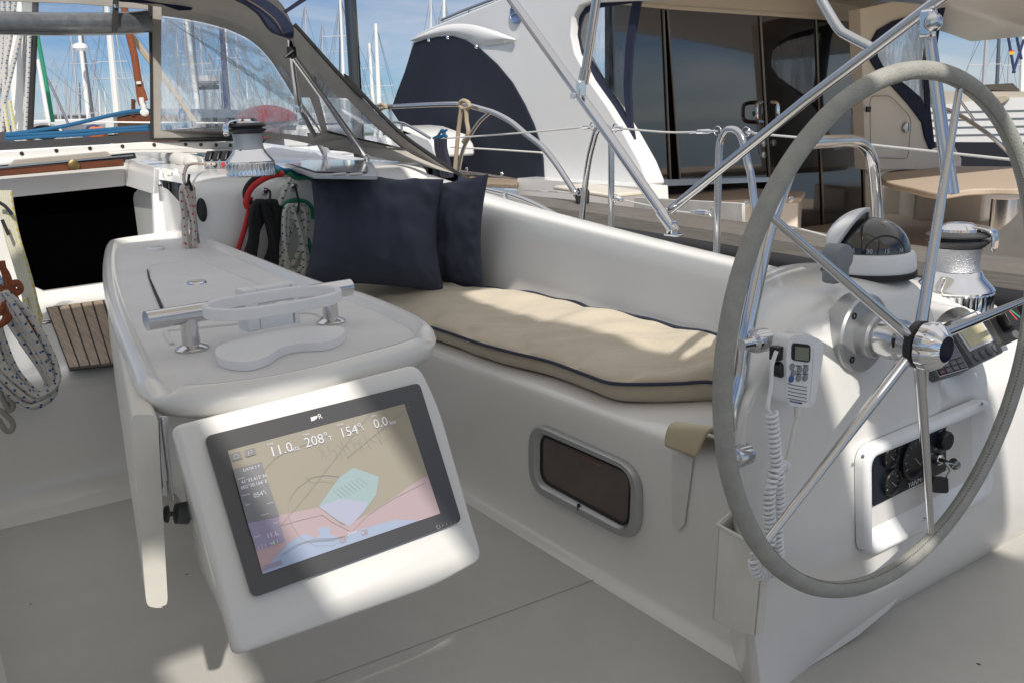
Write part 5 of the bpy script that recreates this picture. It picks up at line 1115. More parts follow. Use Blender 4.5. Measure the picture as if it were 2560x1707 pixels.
tag(mb.build('furled_netting', mat('navy_bundle', (.02, .022, .04), .9)), 'dark navy bundle hanging under the blue lashing', 'bundle')
# twin support legs behind the wheel
T = thing('arch_leg', Pb(zc(1880, 1260), 2.22), 'pair of upright steel tubes carrying the aft bimini tube', 'support tube')
MB().tube([Pb(zc(1722, 160), 2.0), Pb(zc(1790, 700), 2.0), Pb(zc(1860, 1270), 2.0)], .0125, 16).build('tube', STL, T)
MB().tube([Pb(zc(1745, 230), 2.03), Pb(zc(1830, 850), 2.03), Pb(zc(1900, 1270), 2.03)], .0105, 16).build('tube', STL, T)
MB().lathe(Pb(zc(1768, 155), 1.97) - B * .02, (-B * .6 - A), [(.012, 0), (.018, .008), (.020, .02), (.014, .03), (.0, .034)], 18).build('knob', STL, T)
MB().box(Pb(zc(1725, 155), 1.98), A * .03, B * .03, Z * .06).build('clamp', CHR, T, bevel=.006)
# chrome cabin rail along coaming
tag(MB().tube(spl([Pb(q, 1.93) for q in (V(1085, 425), V(1120, 438), V(1180, 452), V(1230, 472), V(1278, 497))], 6), .012, 12).build('coaming_track', STL), 'curved dark steel grab rail along the outer coaming edge', 'grab rail')
tag(MB().box(Pb(zb(1212, 1300), 1.86), A * .02, B * .01, Z * .05).build('fairlead', STL, bevel=.003), 'small upright steel plate fitting on the coaming', 'fitting')
# own mast and running rigging seen through the open window
mt = thing('mast', Py(za(110, 960), 5.6) - Z * .1, 'foot of the white mast seen through the open sprayhood window', 'mast')
q = [Py(za(x, y), 5.8) for x, y in ((20, 100), (225, 100), (205, 925), (60, 925))]
MB().slab([Py(za(30, -60), 5.8), Py(za(150, -60), 5.8), Py(za(190, 930), 5.8), Py(za(95, 930), 5.8)], A * .14).build('spar', MASTW, mt, bevel=.03)
MB().slab([Py(za(150, -60), 5.78), Py(za(232, -60), 5.78), Py(za(212, 930), 5.78), Py(za(168, 930), 5.78)], A * .14).build('spar_side', mat('spar_grey', (.34, .35, .34), .5, var=.15), mt, bevel=.01)
MB().tube([Py(za(235, -60), 5.72), Py(za(222, 300), 5.72), Py(za(195, 920), 5.72)], .018, 10).build('spar_edge', BLKR, mt)
def R5(lst): return [Py(za(*q), 5.6) for q in lst]
rope('halyard', 'two white blue flecked halyards running down the mast', [(R5([(60, -30), (40, 300), (25, 650), (10, 900)]),), (R5([(20, -30), (15, 300), (0, 500)]),), (R5([(150, 150), (90, 400), (30, 640), (-20, 740)]),), (R5([(100, -40), (70, 220), (20, 480), (-20, 640)]),)], .014, RBLUE)
rope('halyard', 'grey flecked rope tight along the mast side', [(R5([(195, 100), (185, 400), (160, 920)]),)], .012, RBLUE)
rope('halyard', 'cream and orange lines at the mast foot', [(R5([(20, 640), (45, 800), (62, 900)]),), ([p + B * .03 for p in R5([(25, 660), (50, 800), (72, 900)])],)], .012, RYEL)
tag(MB().slab([Py(za(-60, 945), 5.4), Py(za(60, 945), 5.4), Py(za(60, 870), 5.4), Py(za(30, 860), 5.4), Py(za(-60, 880), 5.4)], A * .1).build('organiser', mat('block_dark', (.06, .05, .06), .5), bevel=.01), 'dark rope organiser block at the mast foot', 'rope organiser')
def R6(lst, y0=5.3): return [Py(q, y0 - .0002 * (q[0] - 50)) for q in lst]
for lab, pts in (('highest blue sheet rising to the white ring above the foredeck', [(40, 880), (190, 862), (400, 830), (600, 785), (800, 740), (945, 722)]), ('blue sheet descending right of the ring towards the knot', [(945, 722), (1050, 738), (1150, 745), (1190, 735)]), ('middle blue sheet running across the open window', [(40, 885), (300, 875), (600, 855), (900, 835), (1100, 818), (1270, 805)]), ('lowest blue sheet running across the open window', [(40, 910), (300, 893), (560, 880), (800, 856), (1000, 846), (1250, 822)])):
    rope('sheet', lab, [(R6([za(*p) for p in pts]),)], .0115, BLUEL)
rope('sheet_knot', 'knot of blue rope seen through the clear window', [(R6([za(*p) for p in ((1160, 740), (1190, 728), (1215, 745), (1195, 760), (1170, 745), (1235, 750))]),)], .014, BLUEL, cat='knot')
rope('forestay_rope', 'thick orange brown rope hanging down to a white eye', [([Py(za(*p), 5.0) for p in ((800, -20), (825, 130), (845, 230), (880, 380), (905, 540), (925, 600), (945, 660))],), ([Py(za(*p), 5.0) for p in ((905, 540), (915, 620), (930, 690))],)], .019, ORGL)
rope('eye_splice', 'white whipped eye at the end of the orange rope', [([Py(za(*p), 4.98) for p in ((905, 535), (908, 552))],), ([Py(za(*p), 4.98) for p in ((922, 640), (930, 680), (938, 700), (940, 735))],), ([Py(za(*p), 4.98) for p in ((930, 738), (945, 728), (958, 738), (945, 748))], True)], .013, LINEW, cat='splice')
rope('preventer', 'pair of tan ropes slanting down behind the window frame', [([Py(za(*p), 5.2) for p in ((835, 210), (950, 370), (1060, 510), (1150, 630), (1260, 790))],), ([Py(za(*p), 5.2) for p in ((850, 210), (980, 390), (1090, 530), (1190, 680), (1280, 800))],)], .011, TANL)
rope('guard_wire', 'thin white wire across the foredeck', [([Py(za(*p), 6.2) for p in ((560, 798), (1000, 803), (1500, 806))],)], .006, LINEW, cat='wire')
rope('shroud', 'teal rope slanting down left in the open window', [([Py(za(*p), 6.5) for p in ((240, 215), (290, 480), (345, 800))],)], .014, GRNL)
rope('stay', 'thin dark stay crossing from the teal rope to the right', [([Py(za(*p), 7.5) for p in ((285, 470), (360, 620), (445, 810))],)], .01, WIRE, cat='wire')
vt = MB(); c = Py(za(297, 862), 6.0); e1, e2 = Py(za(407, 862), 6.0) - c, Z * ((Py(za(297, 806), 6.0) - c).length)
lp_o = [c + e1 * math.cos(a) + e2 * math.sin(a) for a in np.linspace(0, 2 * PI, 40)[:-1]]; lp_i = [c + e1 * .9 * math.cos(a) + e2 * .86 * math.sin(a) - Z * .006 for a in np.linspace(0, 2 * PI, 40)[:-1]]
T = thing('dorade_vent', c - Z * .2, 'white oval ventilator cowl with dark mouth ahead of the windscreen', 'ventilator')
MB().ringslab(lp_o, lp_i, A * .08).build('cowl', PLAS, T, bevel=.01); MB().slab([p + A * .03 for p in lp_i], A * .01).build('mouth', mat('cowl_navy', (.01, .012, .03), .6), T, flat=True)
MB().box(c - Z * .19 + A * .1, e1 * 1.7, A * .2, Z * .16).build('foot', PLAS, T, bevel=.03)

# ================================================================== neighbouring motor yacht
my = thing('motor_yacht', W(3.5, 3.3, -.4), 'large white motor yacht moored alongside with navy side cover and smoked doors', 'motor yacht')
DA = 5.5                                              # transverse plane of the saloon doors
def WB(q): return Pb(q, 4.2)
wing = [WB(q) for q in (zb(607, 250), zb(640, 220), zb(730, 178), zb(900, 110), zb(1100, 30), zb(1250, -40), zb(2600, -500), zb(2200, 0), zb(1760, 20), zb(1690, 45), zb(1650, 110), zb(1640, 230), zb(1665, 350), zb(1760, 530), zb(1880, 700), zb(1990, 880), zb(2090, 1060), zb(2142, 1190), zb(2140, 1215), zb(1950, 1226), zb(1500, 1180), zb(1300, 1190), zb(930, 1125), zb(700, 1080), zb(470, 700), zb(560, 480))]
MB().slab(wing, B * .16).build('side_wing', MYW, my, bevel=.035, bseg=3)
cov = [WB(q) - B * .012 for q in (zb(622, 282), zb(700, 256), zb(780, 242), zb(870, 238), zb(950, 262), zb(1050, 320), zb(1160, 420), zb(1260, 540), zb(1340, 680), zb(1400, 810), zb(1440, 930), zb(1462, 1040), zb(1470, 1198), zb(1400, 1185), zb(1200, 1152), zb(930, 1112), zb(860, 1100), zb(700, 1060), zb(470, 720), zb(510, 600), zb(560, 470), zb(600, 340))]
cv = MB().slab(cov, B * .02).build('side_cover', mat('navy_cover', (.010, .016, .034), .75, var=.25, vscale=3, weave=.3, bscale=120), my, bevel=.004)
for x, y in ((718, 262), (843, 246), (1030, 308), (662, 845), (968, 1106), (1195, 1138)): MB().lathe(WB(zb(x, y)) - B * .012, -B, [(.02, 0), (.016, .008), (0, .01)], 12).build('snap', CHR, cv)
lip = [WB(q) for q in (zb(607, 262), zb(700, 238), zb(830, 226), zb(930, 240), zb(1030, 290), zb(1120, 350), zb(1230, 380), zb(1310, 265), zb(1200, 205), zb(1050, 170), zb(900, 178), zb(800, 185), zb(690, 220))]
MB().grid([resample([WB(q) - B * .01 for q in (zb(605, 262), zb(690, 215), zb(830, 165), zb(980, 160), zb(1140, 200), zb(1300, 262))], 24), resample([WB(q) - B * .05 for q in (zb(607, 268), zb(700, 236), zb(830, 205), zb(980, 200), zb(1120, 230), zb(1290, 262))], 24), resample([WB(q) - B * .01 for q in (zb(610, 275), zb(700, 252), zb(850, 232), zb(960, 255), zb(1090, 300), zb(1300, 268))], 24)]).build('eyebrow', MYW, my, sub=1)
MB().tube(spl([WB(q) + B * .1 + Z * .02 for q in (zb(735, 150), zb(860, 95), zb(1000, 40), zb(1150, -15))], 5), .018, 10).build('flybridge_rail', STL, my)
for x, y, y2 in ((740, 150, 178), (910, 75, 110), (1090, 12, 45)): MB().tube([WB(zb(x, y)) + B * .1, WB(zb(x, y2)) + B * .1], .014, 8).build('rail_post', STL, my)
bc = WB(zb(1290, 88)); bR = (WB(zb(1290, 20)) - bc).length
bo = MB().lathe(bc, -B, [(bR * 1.05, -.02), (bR * 1.05, .012), (bR, .022), (bR * .92, .024), (bR * .90, .018), (0, .018)], 40).build('badge', mat('badge_silver', (.22, .30, .52), .3, .3), my)
bt = MB(); text_mb(bt, 'M', bc - B * .022 + A * bR * .78 + Z * bR * .02, -A, Z, bR * .75, .001); text_mb(bt, 'O', bc - B * .022 - A * bR * .38 + Z * bR * .02, -A, Z, bR * .55, .001)
bt.tube(spl([bc - B * .022 + A * bR * .65 - Z * bR * .25, bc - B * .022 - Z * bR * .12, bc - B * .022 - A * bR * .5 - Z * bR * .45], 6), bR * .03, 6, uv=False); bt.build('badge_emblem', mat('badge_navy', (.02, .03, .10), .5), bo, flat=True)
# clear side curtain with navy trim at the wing's aft edge
cb = 4.26
co_ = [Pb(q, cb) for q in (zb(1655, 150), zb(1680, 70), zb(1740, 20), zb(2100, -15), zb(2085, 40), zb(2040, 300), zb(2025, 560), zb(2035, 800), zb(2060, 960), zb(2010, 900), zb(1880, 700), zb(1760, 520), zb(1670, 360), zb(1648, 250))]
ci_ = [Pb(q, cb) for q in (zb(1700, 160), zb(1720, 100), zb(1770, 60), zb(2040, 20), zb(2030, 60), zb(1995, 300), zb(1982, 560), zb(1990, 700), zb(2005, 790), zb(1985, 740), zb(1900, 600), zb(1790, 430), zb(1705, 320), zb(1690, 240))]
cu_ = MB().ringslab(co_, ci_, B * .02).build('side_curtain', NAVY, my)
MB().slab(ci_, B * .004).build('curtain_window', vinyl('dark_curtain', .10, 2.5, (.35, .4, .5)), cu_, flat=True)
# cockpit structure behind
def DP(q, a=DA): return Pa(q, a)
cc0 = DP(zc(-500, -200)); 
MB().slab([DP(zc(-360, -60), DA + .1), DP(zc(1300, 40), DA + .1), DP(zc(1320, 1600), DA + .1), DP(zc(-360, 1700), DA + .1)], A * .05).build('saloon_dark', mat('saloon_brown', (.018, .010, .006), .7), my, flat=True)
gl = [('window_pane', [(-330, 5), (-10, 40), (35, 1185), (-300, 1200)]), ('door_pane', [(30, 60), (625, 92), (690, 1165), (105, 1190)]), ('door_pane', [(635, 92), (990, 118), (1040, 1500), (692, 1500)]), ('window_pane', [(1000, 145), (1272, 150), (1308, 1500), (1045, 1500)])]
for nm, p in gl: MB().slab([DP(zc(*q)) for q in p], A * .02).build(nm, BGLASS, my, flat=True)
MB().slab([DP(zc(*q), DA - .02) for q in ((-330, 0), (25, 40), (1285, 118), (1290, 148), (1000, 128), (25, 62), (-330, 25))], A * .06).build('door_header', CREAM, my)
for p0, p1 in (((22, 60), (105, 1190)), ((628, 92), (690, 1165)), ((995, 120), (1042, 1500)), ((1278, 120), (1312, 1500)), ((-5, 60), (42, 1190))):
    MB().tube([DP(zc(*p0), DA - .01), DP(zc(*p1), DA - .01)], .011, 8).build('door_stile', mat('bronze_alloy', (.25, .22, .19), .3, .9), my)
for x in (632, 712):
    h = MB(); h.tube(spl([DP(zc(x + 4, 668), DA - .02), DP(zc(x - 22, 680), DA - .07), DP(zc(x - 26, 735), DA - .08), DP(zc(x - 20, 790), DA - .07), DP(zc(x + 8, 800), DA - .02)] if x < 700 else [DP(zc(x - 12, 668), DA - .02), DP(zc(x + 26, 680), DA - .07), DP(zc(x + 30, 735), DA - .08), DP(zc(x + 26, 790), DA - .07), DP(zc(x - 2, 800), DA - .02)], 5), .019, 10); h.build('door_handle', CHR, my)
for x, y in ((648, 1015), (716, 935), (650, 940)): MB().lathe(DP(zc(x, y)), -A, [(.035, 0), (.03, .012), (.0, .014)], 18).build('door_lock', STL, my)
MB().slab([DP(zc(*q), DA - .1) for q in ((-400, 1185), (690, 1160), (690, 1190), (-400, 1235))], A * .1).build('door_sill', STL, my)
# ceiling, starboard side
c0, c1, c2, c3 = DP(zc(-400, -10), DA), DP(zc(1290, 105), DA), Pz(zc(2000, -20), DP(zc(1290, 105)).z + .05), None
zt_ = DP(zc(1290, 105)).z
def ceil(a, b): return W(a, b, zt_ + .25 - .25 * ((b - 6.4) / 3.4) ** 2 * (1 if b > 6.4 else .5))
MB().grid([[ceil(a, b) for b in np.linspace(4.3, 10.2, 14)] for a in (2.7, 3.2, 4.0, 4.8, 5.6)]).build('hardtop', CREAM, my).modifiers.new('t', 'SOLIDIFY').thickness = .12
MB().slab([DP(zc(*q), DA - .01) for q in ((-450, -260), (1500, -160), (1480, 60), (1285, 120), (25, 40), (-450, -5))], A * .05).build('upper_bulkhead', CREAM, my)
tag_ = MB().slab(rnd([ceil(4.6, 7.0) - Z * .03, ceil(4.6, 8.6) - Z * .03, ceil(5.1, 8.6) - Z * .03, ceil(5.1, 7.0) - Z * .03], .1, 4), Z * .02).build('ceiling_panel', MAHO, my)
dlp = MB().lathe(Pz(zc(1520, 55), zt_ + .02), -Z, [(.09, 0), (.08, .02), (0, .02)], 20).build('ceiling_lamp', STL, my)
SBd = DP(zc(1300, 600)).dot(B) + .25
def SP(x, y): return Pb(zc(x, y), 9.0)
ap = Pa
def AP(x, y, a=4.9): return Pa(zc(x, y), a)
sidep = [AP(1282, 60), AP(1500, 10), AP(1700, 30), AP(1790, 60), AP(1640, 100), AP(1500, 140), AP(1400, 200), AP(1350, 290), AP(1345, 380), AP(1400, 470), AP(1500, 560), AP(1600, 660), AP(1680, 760), AP(1715, 870), AP(1740, 985), AP(1900, 960), AP(1945, 1040), AP(1940, 1105), AP(1660, 1110), AP(1320, 1110), AP(1310, 800)]
MB().slab(sidep, A * .12).build('starboard_side', CREAM, my, bevel=.01)
to = [(1345, 300), (1400, 200), (1500, 140), (1640, 98), (1840, 50), (1800, 200), (1765, 450), (1735, 520), (1740, 700), (1770, 960), (1745, 985), (1710, 900), (1690, 800), (1600, 680), (1500, 570), (1400, 470), (1350, 390)]
ti = [(1395, 310), (1430, 240), (1520, 185), (1650, 150), (1760, 120), (1745, 200), (1712, 450), (1702, 520), (1706, 650), (1712, 720), (1708, 700), (1695, 670), (1680, 640), (1600, 570), (1510, 500), (1430, 430), (1398, 370)]
MB().ringslab([AP(*q, 4.88) for q in to], [AP(*q, 4.88) for q in ti], A * .05).build('side_window_trim', NAVY, my)
MB().slab([AP(*q, 4.89) for q in ti], A * .004).build('side_window', VINM, my, flat=True)
ld = rnd([AP(*q, 4.86) for q in ((1345, 630), (1480, 628), (1615, 770), (1595, 1040), (1350, 1030))], .07, 4)
MB().tube(ld, .005, 6, closed=True).build('locker_seam', mat('seam_grey', (.40, .36, .31), .6), my)
MB().lathe(AP(1583, 835, 4.88), -A, [(.05, 0), (.045, .01), (0, .012)], 18).build('locker_latch', STL, my)
MB().box(AP(1335, 717, 4.86), B * .06, A * .02, Z * .05).build('locker_hinge', BLK, my, bevel=.005)
# cabinets
def cabinet(tx, pts_top, h0, name='cabinet'): pass
def prism_cab(name, ptsz, ztop, zbot, topm, label=None):
    P_ = [Pz(q, ztop) for q in ptsz]
    b = MB().slab([Vector((p.x, p.y, ztop - .035)) for p in P_], Z * -(ztop - .035 - zbot)).build(name, CREAM, my, bevel=.01)
    c = sum(P_, Vector()) / len(P_); MB().slab([c + (p - c) * 1.03 for p in P_], Z * -.035).build('teak_top', topm, b, bevel=.008); return b
r1_ = [DP(zc(-100, 1235), 5.0), DP(zc(905, 1248), 4.7)]
cbz = .40
b1_ = prism_cab('cabinet', [zc(-200, 1330), zc(880, 1290), zc(905, 1255), zc(700, 1238), zc(0, 1215), zc(-200, 1225)], .42, -.5, TEAKL)
for x, y in ((828, 1305), (540, 1335), (838, 1520)): MB().lathe(Pa(zc(x, y), 3.3), -A, [(.02, 0), (.018, .006), (0, .007)], 14).build('button_latch', STL, b1_)
b2_ = prism_cab('cabinet', [zc(1105, 1072), zc(1160, 1110), zc(1420, 1105), zc(1660, 1080), zc(1600, 1070), zc(1330, 1060)], .44, -.6, TEAKL)
MB().tube(rnd([Pa(zc(*q), Pz(zc(1160, 1110), .44).dot(A) - .01) for q in ((1165, 1130), (1345, 1130), (1345, 1390), (1165, 1390))], .02, 3), .004, 6, closed=True).build('cabinet_seam', MATS['seam_grey'], b2_)
MB().box(Pa(zc(1155, 1212), Pz(zc(1160, 1110), .44).dot(A) - .02), B * .05, A * .02, Z * .04).build('cabinet_latch', BLK, b2_)
# settee white block and table
b3_ = MB().slab([Pz(q, .28) for q in (zc(1425, 1215), zc(1560, 1215), zc(1640, 1240), zc(2100, 1245), zc(2352, 1200), zc(2352, 1150), zc(1425, 1150))], Z * -1.0).build('settee_base', CREAM, my, bevel=.03)
tz = .50
tt = spl([Pz(q, tz) for q in (zc(1420, 1165), zc(1440, 1130), zc(1560, 1105), zc(1800, 1090), zc(2200, 1090), zc(2450, 1100), zc(2500, 1220), zc(2352, 1235), zc(2050, 1235), zc(1800, 1262), zc(1600, 1225), zc(1470, 1195))], 5, closed=True)
tbl = MB().slab(tt, Z * -.045).build('dinette_table', TEAKL, my, bevel=.012)
cx = Pz(zc(2230, 1300), tz - .05); MB().tube([Vector((cx.x, cx.y, tz - .05)), Vector((cx.x, cx.y, -.3))], [.085, .085], 24).build('table_column', STL, my)
MB().slab([Pz(q, .30) for q in (zc(2240, 1300), zc(2500, 1290), zc(2500, 1400), zc(2245, 1400))], Z * -.8).build('seat_locker', CREAM, my, bevel=.01)
# cockpit sole, gunwale, rub rail, hull
gq = [zb(1060, 1155), zb(1290, 1170), zb(1520, 1245), zb(1800, 1300), zb(2352, 1400), zc(500, 1480), zc(1000, 1560), zf(1640, 330), zf(2352, 400)]
inn = [Pb(V(x, y), 3.05) for x, y in ((1120, 405), (1240, 428), (1340, 462), (1480, 478), (1640, 510), (1800, 540), (1900, 562), (2100, 585), (2352, 590), (2600, 600))]
g_b = 2.95
gun = [(a_, z_ - .06) for a_, z_ in [(9.5, .76), (7.0, .72), (5.0, .69), (4.0, .68), (3.3, .66), (2.6, .635), (1.8, .605), (1.0, .59), (.2, .58), (-1.0, .58)]]
rows = []
for a, z_ in gun:
    rows.append([W(a, 3.20, z_ - .35), W(a, 3.19, z_ - .01), W(a, 3.17, z_ + .003), W(a, 3.05, z_), W(a, 2.98, z_ - .02), W(a, 2.96, z_ - .07)])
GTK = teak('grey_teak'); GTK.node_tree.nodes['Color Ramp'].color_ramp.elements[0].color = (.10, .09, .08, 1); GTK.node_tree.nodes['Color Ramp'].color_ramp.elements[1].color = (.19, .175, .16, 1)
MB().grid(rows).build('gunwale', GTK, my, ang=50)
BGLASS.node_tree.nodes['Principled BSDF'].inputs['IOR'].default_value = 1.65
rows = []
for a, z_ in gun: rows.append([W(a, 2.96, z_ - .068), W(a, 2.93, z_ - .085), W(a, 2.92, z_ - .12), W(a, 2.93, z_ - .155), W(a, 2.97, z_ - .17)])
MB().grid(rows).build('rub_rail', SEAL, my, sub=1)
rows = []
for a, z_ in gun: rows.append([W(a, 2.98, z_ - .165), W(a, 3.0, z_ - .5), W(a, 3.1, -.4), W(a, 3.4, -1.35)])
MB().grid(rows).build('hull', mat('navy_hull', (.008, .012, .035), .15, coat=.5), my)
MB().slab([W(-1, 3.4, -.02), W(9.5, 3.4, -.02), W(9.5, 9.8, -.02), W(-1, 9.8, -.02)], Z * -.05).build('cockpit_sole', TEAKL, my, flat=True)
dk = []
for k in range(9): dk.append([zb(1040 + k * 5, 1120 + k * 9)])
MB().slab([Pz(q, .62) for q in (zb(900, 1125), zb(1310, 1172), zb(1285, 1205), zb(1060, 1200))], Z * -.03).build('boarding_step', TEAK, my, bevel=.005)
MB().slab([Pb(q, 4.0) for q in (zb(1285, 1165), zb(2130, 1225), zb(2142, 1400), zb(1285, 1290))], B * .2).build('wing_foot', MYW, my, bevel=.01)
MB().slab([Pb(zb(x, y), 3.6) for x, y in ((1516, 1240), (1890, 1300), (1890, 1270), (1530, 1215))], B * .3).build('side_step', CREAM, my, bevel=.01)
MB().slab([Pb(q, 3.55) for q in (zc(-200, 1290), zc(520, 1330), zc(520, 1500), zc(-200, 1440))], B * .02).build('folded_gangway', mat('pale_cover', (.55, .54, .52), .6, var=.2), my, bevel=.01)
tp5 = [Pb(q, 3.8) for q in (zf(1990, 345), zf(2050, 290), zf(2150, 225), zf(2260, 140), zf(2352, 40), zf(2520, -80), zf(2520, 400), zf(2000, 380))]
MB().slab(tp5, B * .25).build('grey_cover', mat('grey_cloth', (.30, .28, .26), .8, var=.15), my, bevel=.05)
# steel hoops on its rail
hp2 = [Pb(q, 3.1) for q in (zb(330, 700), zb(450, 700), zb(650, 690), zb(860, 683), zb(960, 690), zb(1060, 715), zb(1150, 745), zb(1250, 800), zb(1340, 875), zb(1450, 960), zb(1540, 1070), zb(1620, 1190), zb(1685, 1290))]
hr_ = MB().tube(spl(hp2, 6), .017, 14).build('boarding_rail', STL, my)
MB().tube(spl([Pb(q, 3.1) for q in (zb(1105, 740), zb(1040, 800), zb(980, 890), zb(935, 980), zb(905, 1120))], 6), .013, 12).build('rail_leg', STL, my)
MB().tube([Pb(zb(455, 705), 3.1), Pb(zb(468, 830), 3.1)], .012, 10).build('rail_leg', STL, my)
MB().lathe(Pb(zb(1715, 1340), 3.1) - Z * .05, Z, [(.05, 0), (.05, .02), (.035, .03), (.04, .12), (.03, .14)], 20).build('rail_socket', BLKR, my)
for s, lab in (([(905, 690), (930, 665), (965, 670), (975, 700), (940, 712), (915, 700)], 0), ([(930, 700), (900, 900), (880, 1110)], 0), ([(955, 700), (965, 860), (935, 930)], 0)):
    pass
tl = MB()
for s in ([(905, 690), (930, 662), (965, 670), (975, 700), (940, 714), (915, 700)], [(925, 700), (905, 850), (882, 1110)], [(955, 700), (958, 790), (968, 870), (935, 932)]): tl.tube(spl([Pb(zb(*q), 3.05) for q in s], 5), .014, 8)
tag(tl.build('mooring_line', TANL), 'tan rope knotted on the bent steel boarding rail', 'rope')
tl = MB()
for s in ([(385, 690), (410, 685), (430, 700), (400, 712)], [(400, 705), (385, 740)]): tl.tube(spl([Pb(zb(*q), 3.05) for q in s], 5), .014, 8)
tag(tl.build('mooring_line', TANL), 'small tan rope knot at the far end of the steel rail', 'rope')
T = thing('foredeck_rail', Pb(zb(600, 900), 3.6), 'low white deck fitting with thin steel rail seen past the sprayhood corner', 'deck rail')
MB().slab([Pb(q, 3.7) for q in (zb(470, 825), zb(560, 835), zb(700, 890), zb(745, 960), zb(755, 1040), zb(600, 940), zb(500, 860))], B * .4).build('deck_moulding', MYW, T, bevel=.03)
MB().tube(spl([Pb(q, 3.6) for q in (zb(440, 805), zb(530, 805), zb(600, 835), zb(720, 905))], 5), .012, 10).build('tube', STL, T)
MB().tube([Pb(zb(531, 800), 3.6), Pb(zb(535, 880), 3.6)], .010, 8).build('post', STL, T)
rope('guard_wire', 'thin wire along the motor yacht rail in front of the navy cover', [([Pb(zb(*q), 3.3) for q in ((850, 963), (1150, 980), (1450, 1000))],)], .006, LINEW, cat='wire')

# ================================================================== water, quay, hill, buildings
wm = bpy.data.materials.new('water'); wm.use_nodes = True; b = wm.node_tree.nodes['Principled BSDF']; b.inputs['Base Color'].default_value = (.02, .045, .055, 1); b.inputs['Roughness'].default_value = .08
nz_ = N(wm.node_tree, 'ShaderNodeTexNoise'); nz_.inputs['Scale'].default_value = 2.5; nz_.inputs['Detail'].default_value = 5; bp_ = N(wm.node_tree, 'ShaderNodeBump'); bp_.inputs['Strength'].default_value = .4; bp_.inputs['Distance'].default_value = .06
tc_ = N(wm.node_tree, 'ShaderNodeTexCoord'); wm.node_tree.links.new(tc_.outputs['Object'], nz_.inputs['Vector']); wm.node_tree.links.new(nz_.outputs[0], bp_.inputs['Height']); wm.node_tree.links.new(bp_.outputs[0], b.inputs['Normal'])
tag(MB().add([(-1500, -1500, -1.1), (1500, -1500, -1.1), (1500, 1500, -1.1), (-1500, 1500, -1.1)], [(0, 1, 2, 3)]).build('water', wm, flat=True, origin=Vector((0, 0, -1.1))), 'still harbour water', kind='structure')
QS = mat('quay_concrete', (.34, .33, .30), .8, var=.2)
tag(MB().box((-30, 122, -.45), Vector((260, 0, 0)), Vector((0, 12, 0)), Vector((0, 0, 1.5))).build('quay', QS, flat=True), 'far concrete quay', kind='structure')
hl_ = []
for i in range(60):
    t = i / 59; x = -230 + 200 * t; r = []
    for j in range(8):
        s = j / 7; h = (7 * math.exp(-((t - .55) / .30) ** 2) + 3.0 * mn.noise(Vector((t * 6, s * 2, 2)))) * math.sin(PI * min(1, s * .5 + .02)) * (s > 0); r.append(Vector((x, 210 + s * 70, -.5 + max(0, h))))
    hl_.append(r)
tag(MB().grid(hl_).build('hill', mat('hill_green', (.07, .10, .05), .9, var=.6, vscale=.3)), 'low green hill behind the marina buildings', kind='structure')
BW = [mat('facade_sand', (.46, .38, .28), .8), mat('facade_pale', (.58, .54, .47), .8), mat('facade_pink', (.48, .34, .27), .8), mat('facade_grey', (.42, .43, .44), .8)]
WIND = mat('window_dark', (.04, .05, .07), .2)
rr = random.Random(21)
bpos = [(zl(470, 1200), zl(560, 1185), .0), (zl(560, 1200), zl(640, 1200), 1), (zl(640, 1210), zl(700, 1210), 2), (zl(700, 1225), zl(760, 1225), 3), (zl(760, 1240), zl(830, 1240), 1), (zl(830, 1255), zl(900, 1250), 0), (zl(900, 1260), zl(990, 1258), 2), (zl(990, 1250), zl(1060, 1250), 3)]
lab = ['sand coloured block left of the others behind the oval vent', 'pale block second from the left in the quay row', 'pinkish block third from the left in the quay row', 'small grey block fourth from the left in the quay row', 'low pale block in the middle of the quay row', 'low sand coloured block right of middle in the quay row', 'long low pinkish block near the navy tarpaulin', 'low grey block at the right end of the quay row']
for i, (q0, q1, k) in enumerate(bpos):
    Y = 150 + i * 3; p0 = Py(q0, Y); p1 = Py(q1, Y); T = thing('quay_building', (p0.x, Y, .3), lab[i], 'building', 'buildings along the far quay')
    ztop = p0.z; wd = p1.x - p0.x - .6; ht = ztop - .3
    MB().box(Vector((p0.x + wd / 2, Y + 5, .3 + ht / 2)), Vector((wd, 0, 0)), Vector((0, 10, 0)), Z * ht).build('wall', BW[int(k)], T, flat=True)
    MB().box(Vector((p0.x + wd / 2, Y + 5, ztop + .12)), Vector((wd + .5, 0, 0)), Vector((0, 10.5, 0)), Z * .25).build('roof', BW[(int(k) + 1) % 4], T, flat=True)
    nf = max(1, int(ht / 2.6)); nw = max(2, int(wd / 2.0))
    for f in range(nf):
        for j in range(nw): MB().box(Vector((p0.x + wd * (j + .5) / nw, Y - .02, .3 + ht * (f + .5) / nf)), Vector((wd / nw * .5, 0, 0)), Vector((0, .06, 0)), Z * (ht / nf * .5)).build('window', WIND, T, flat=True)

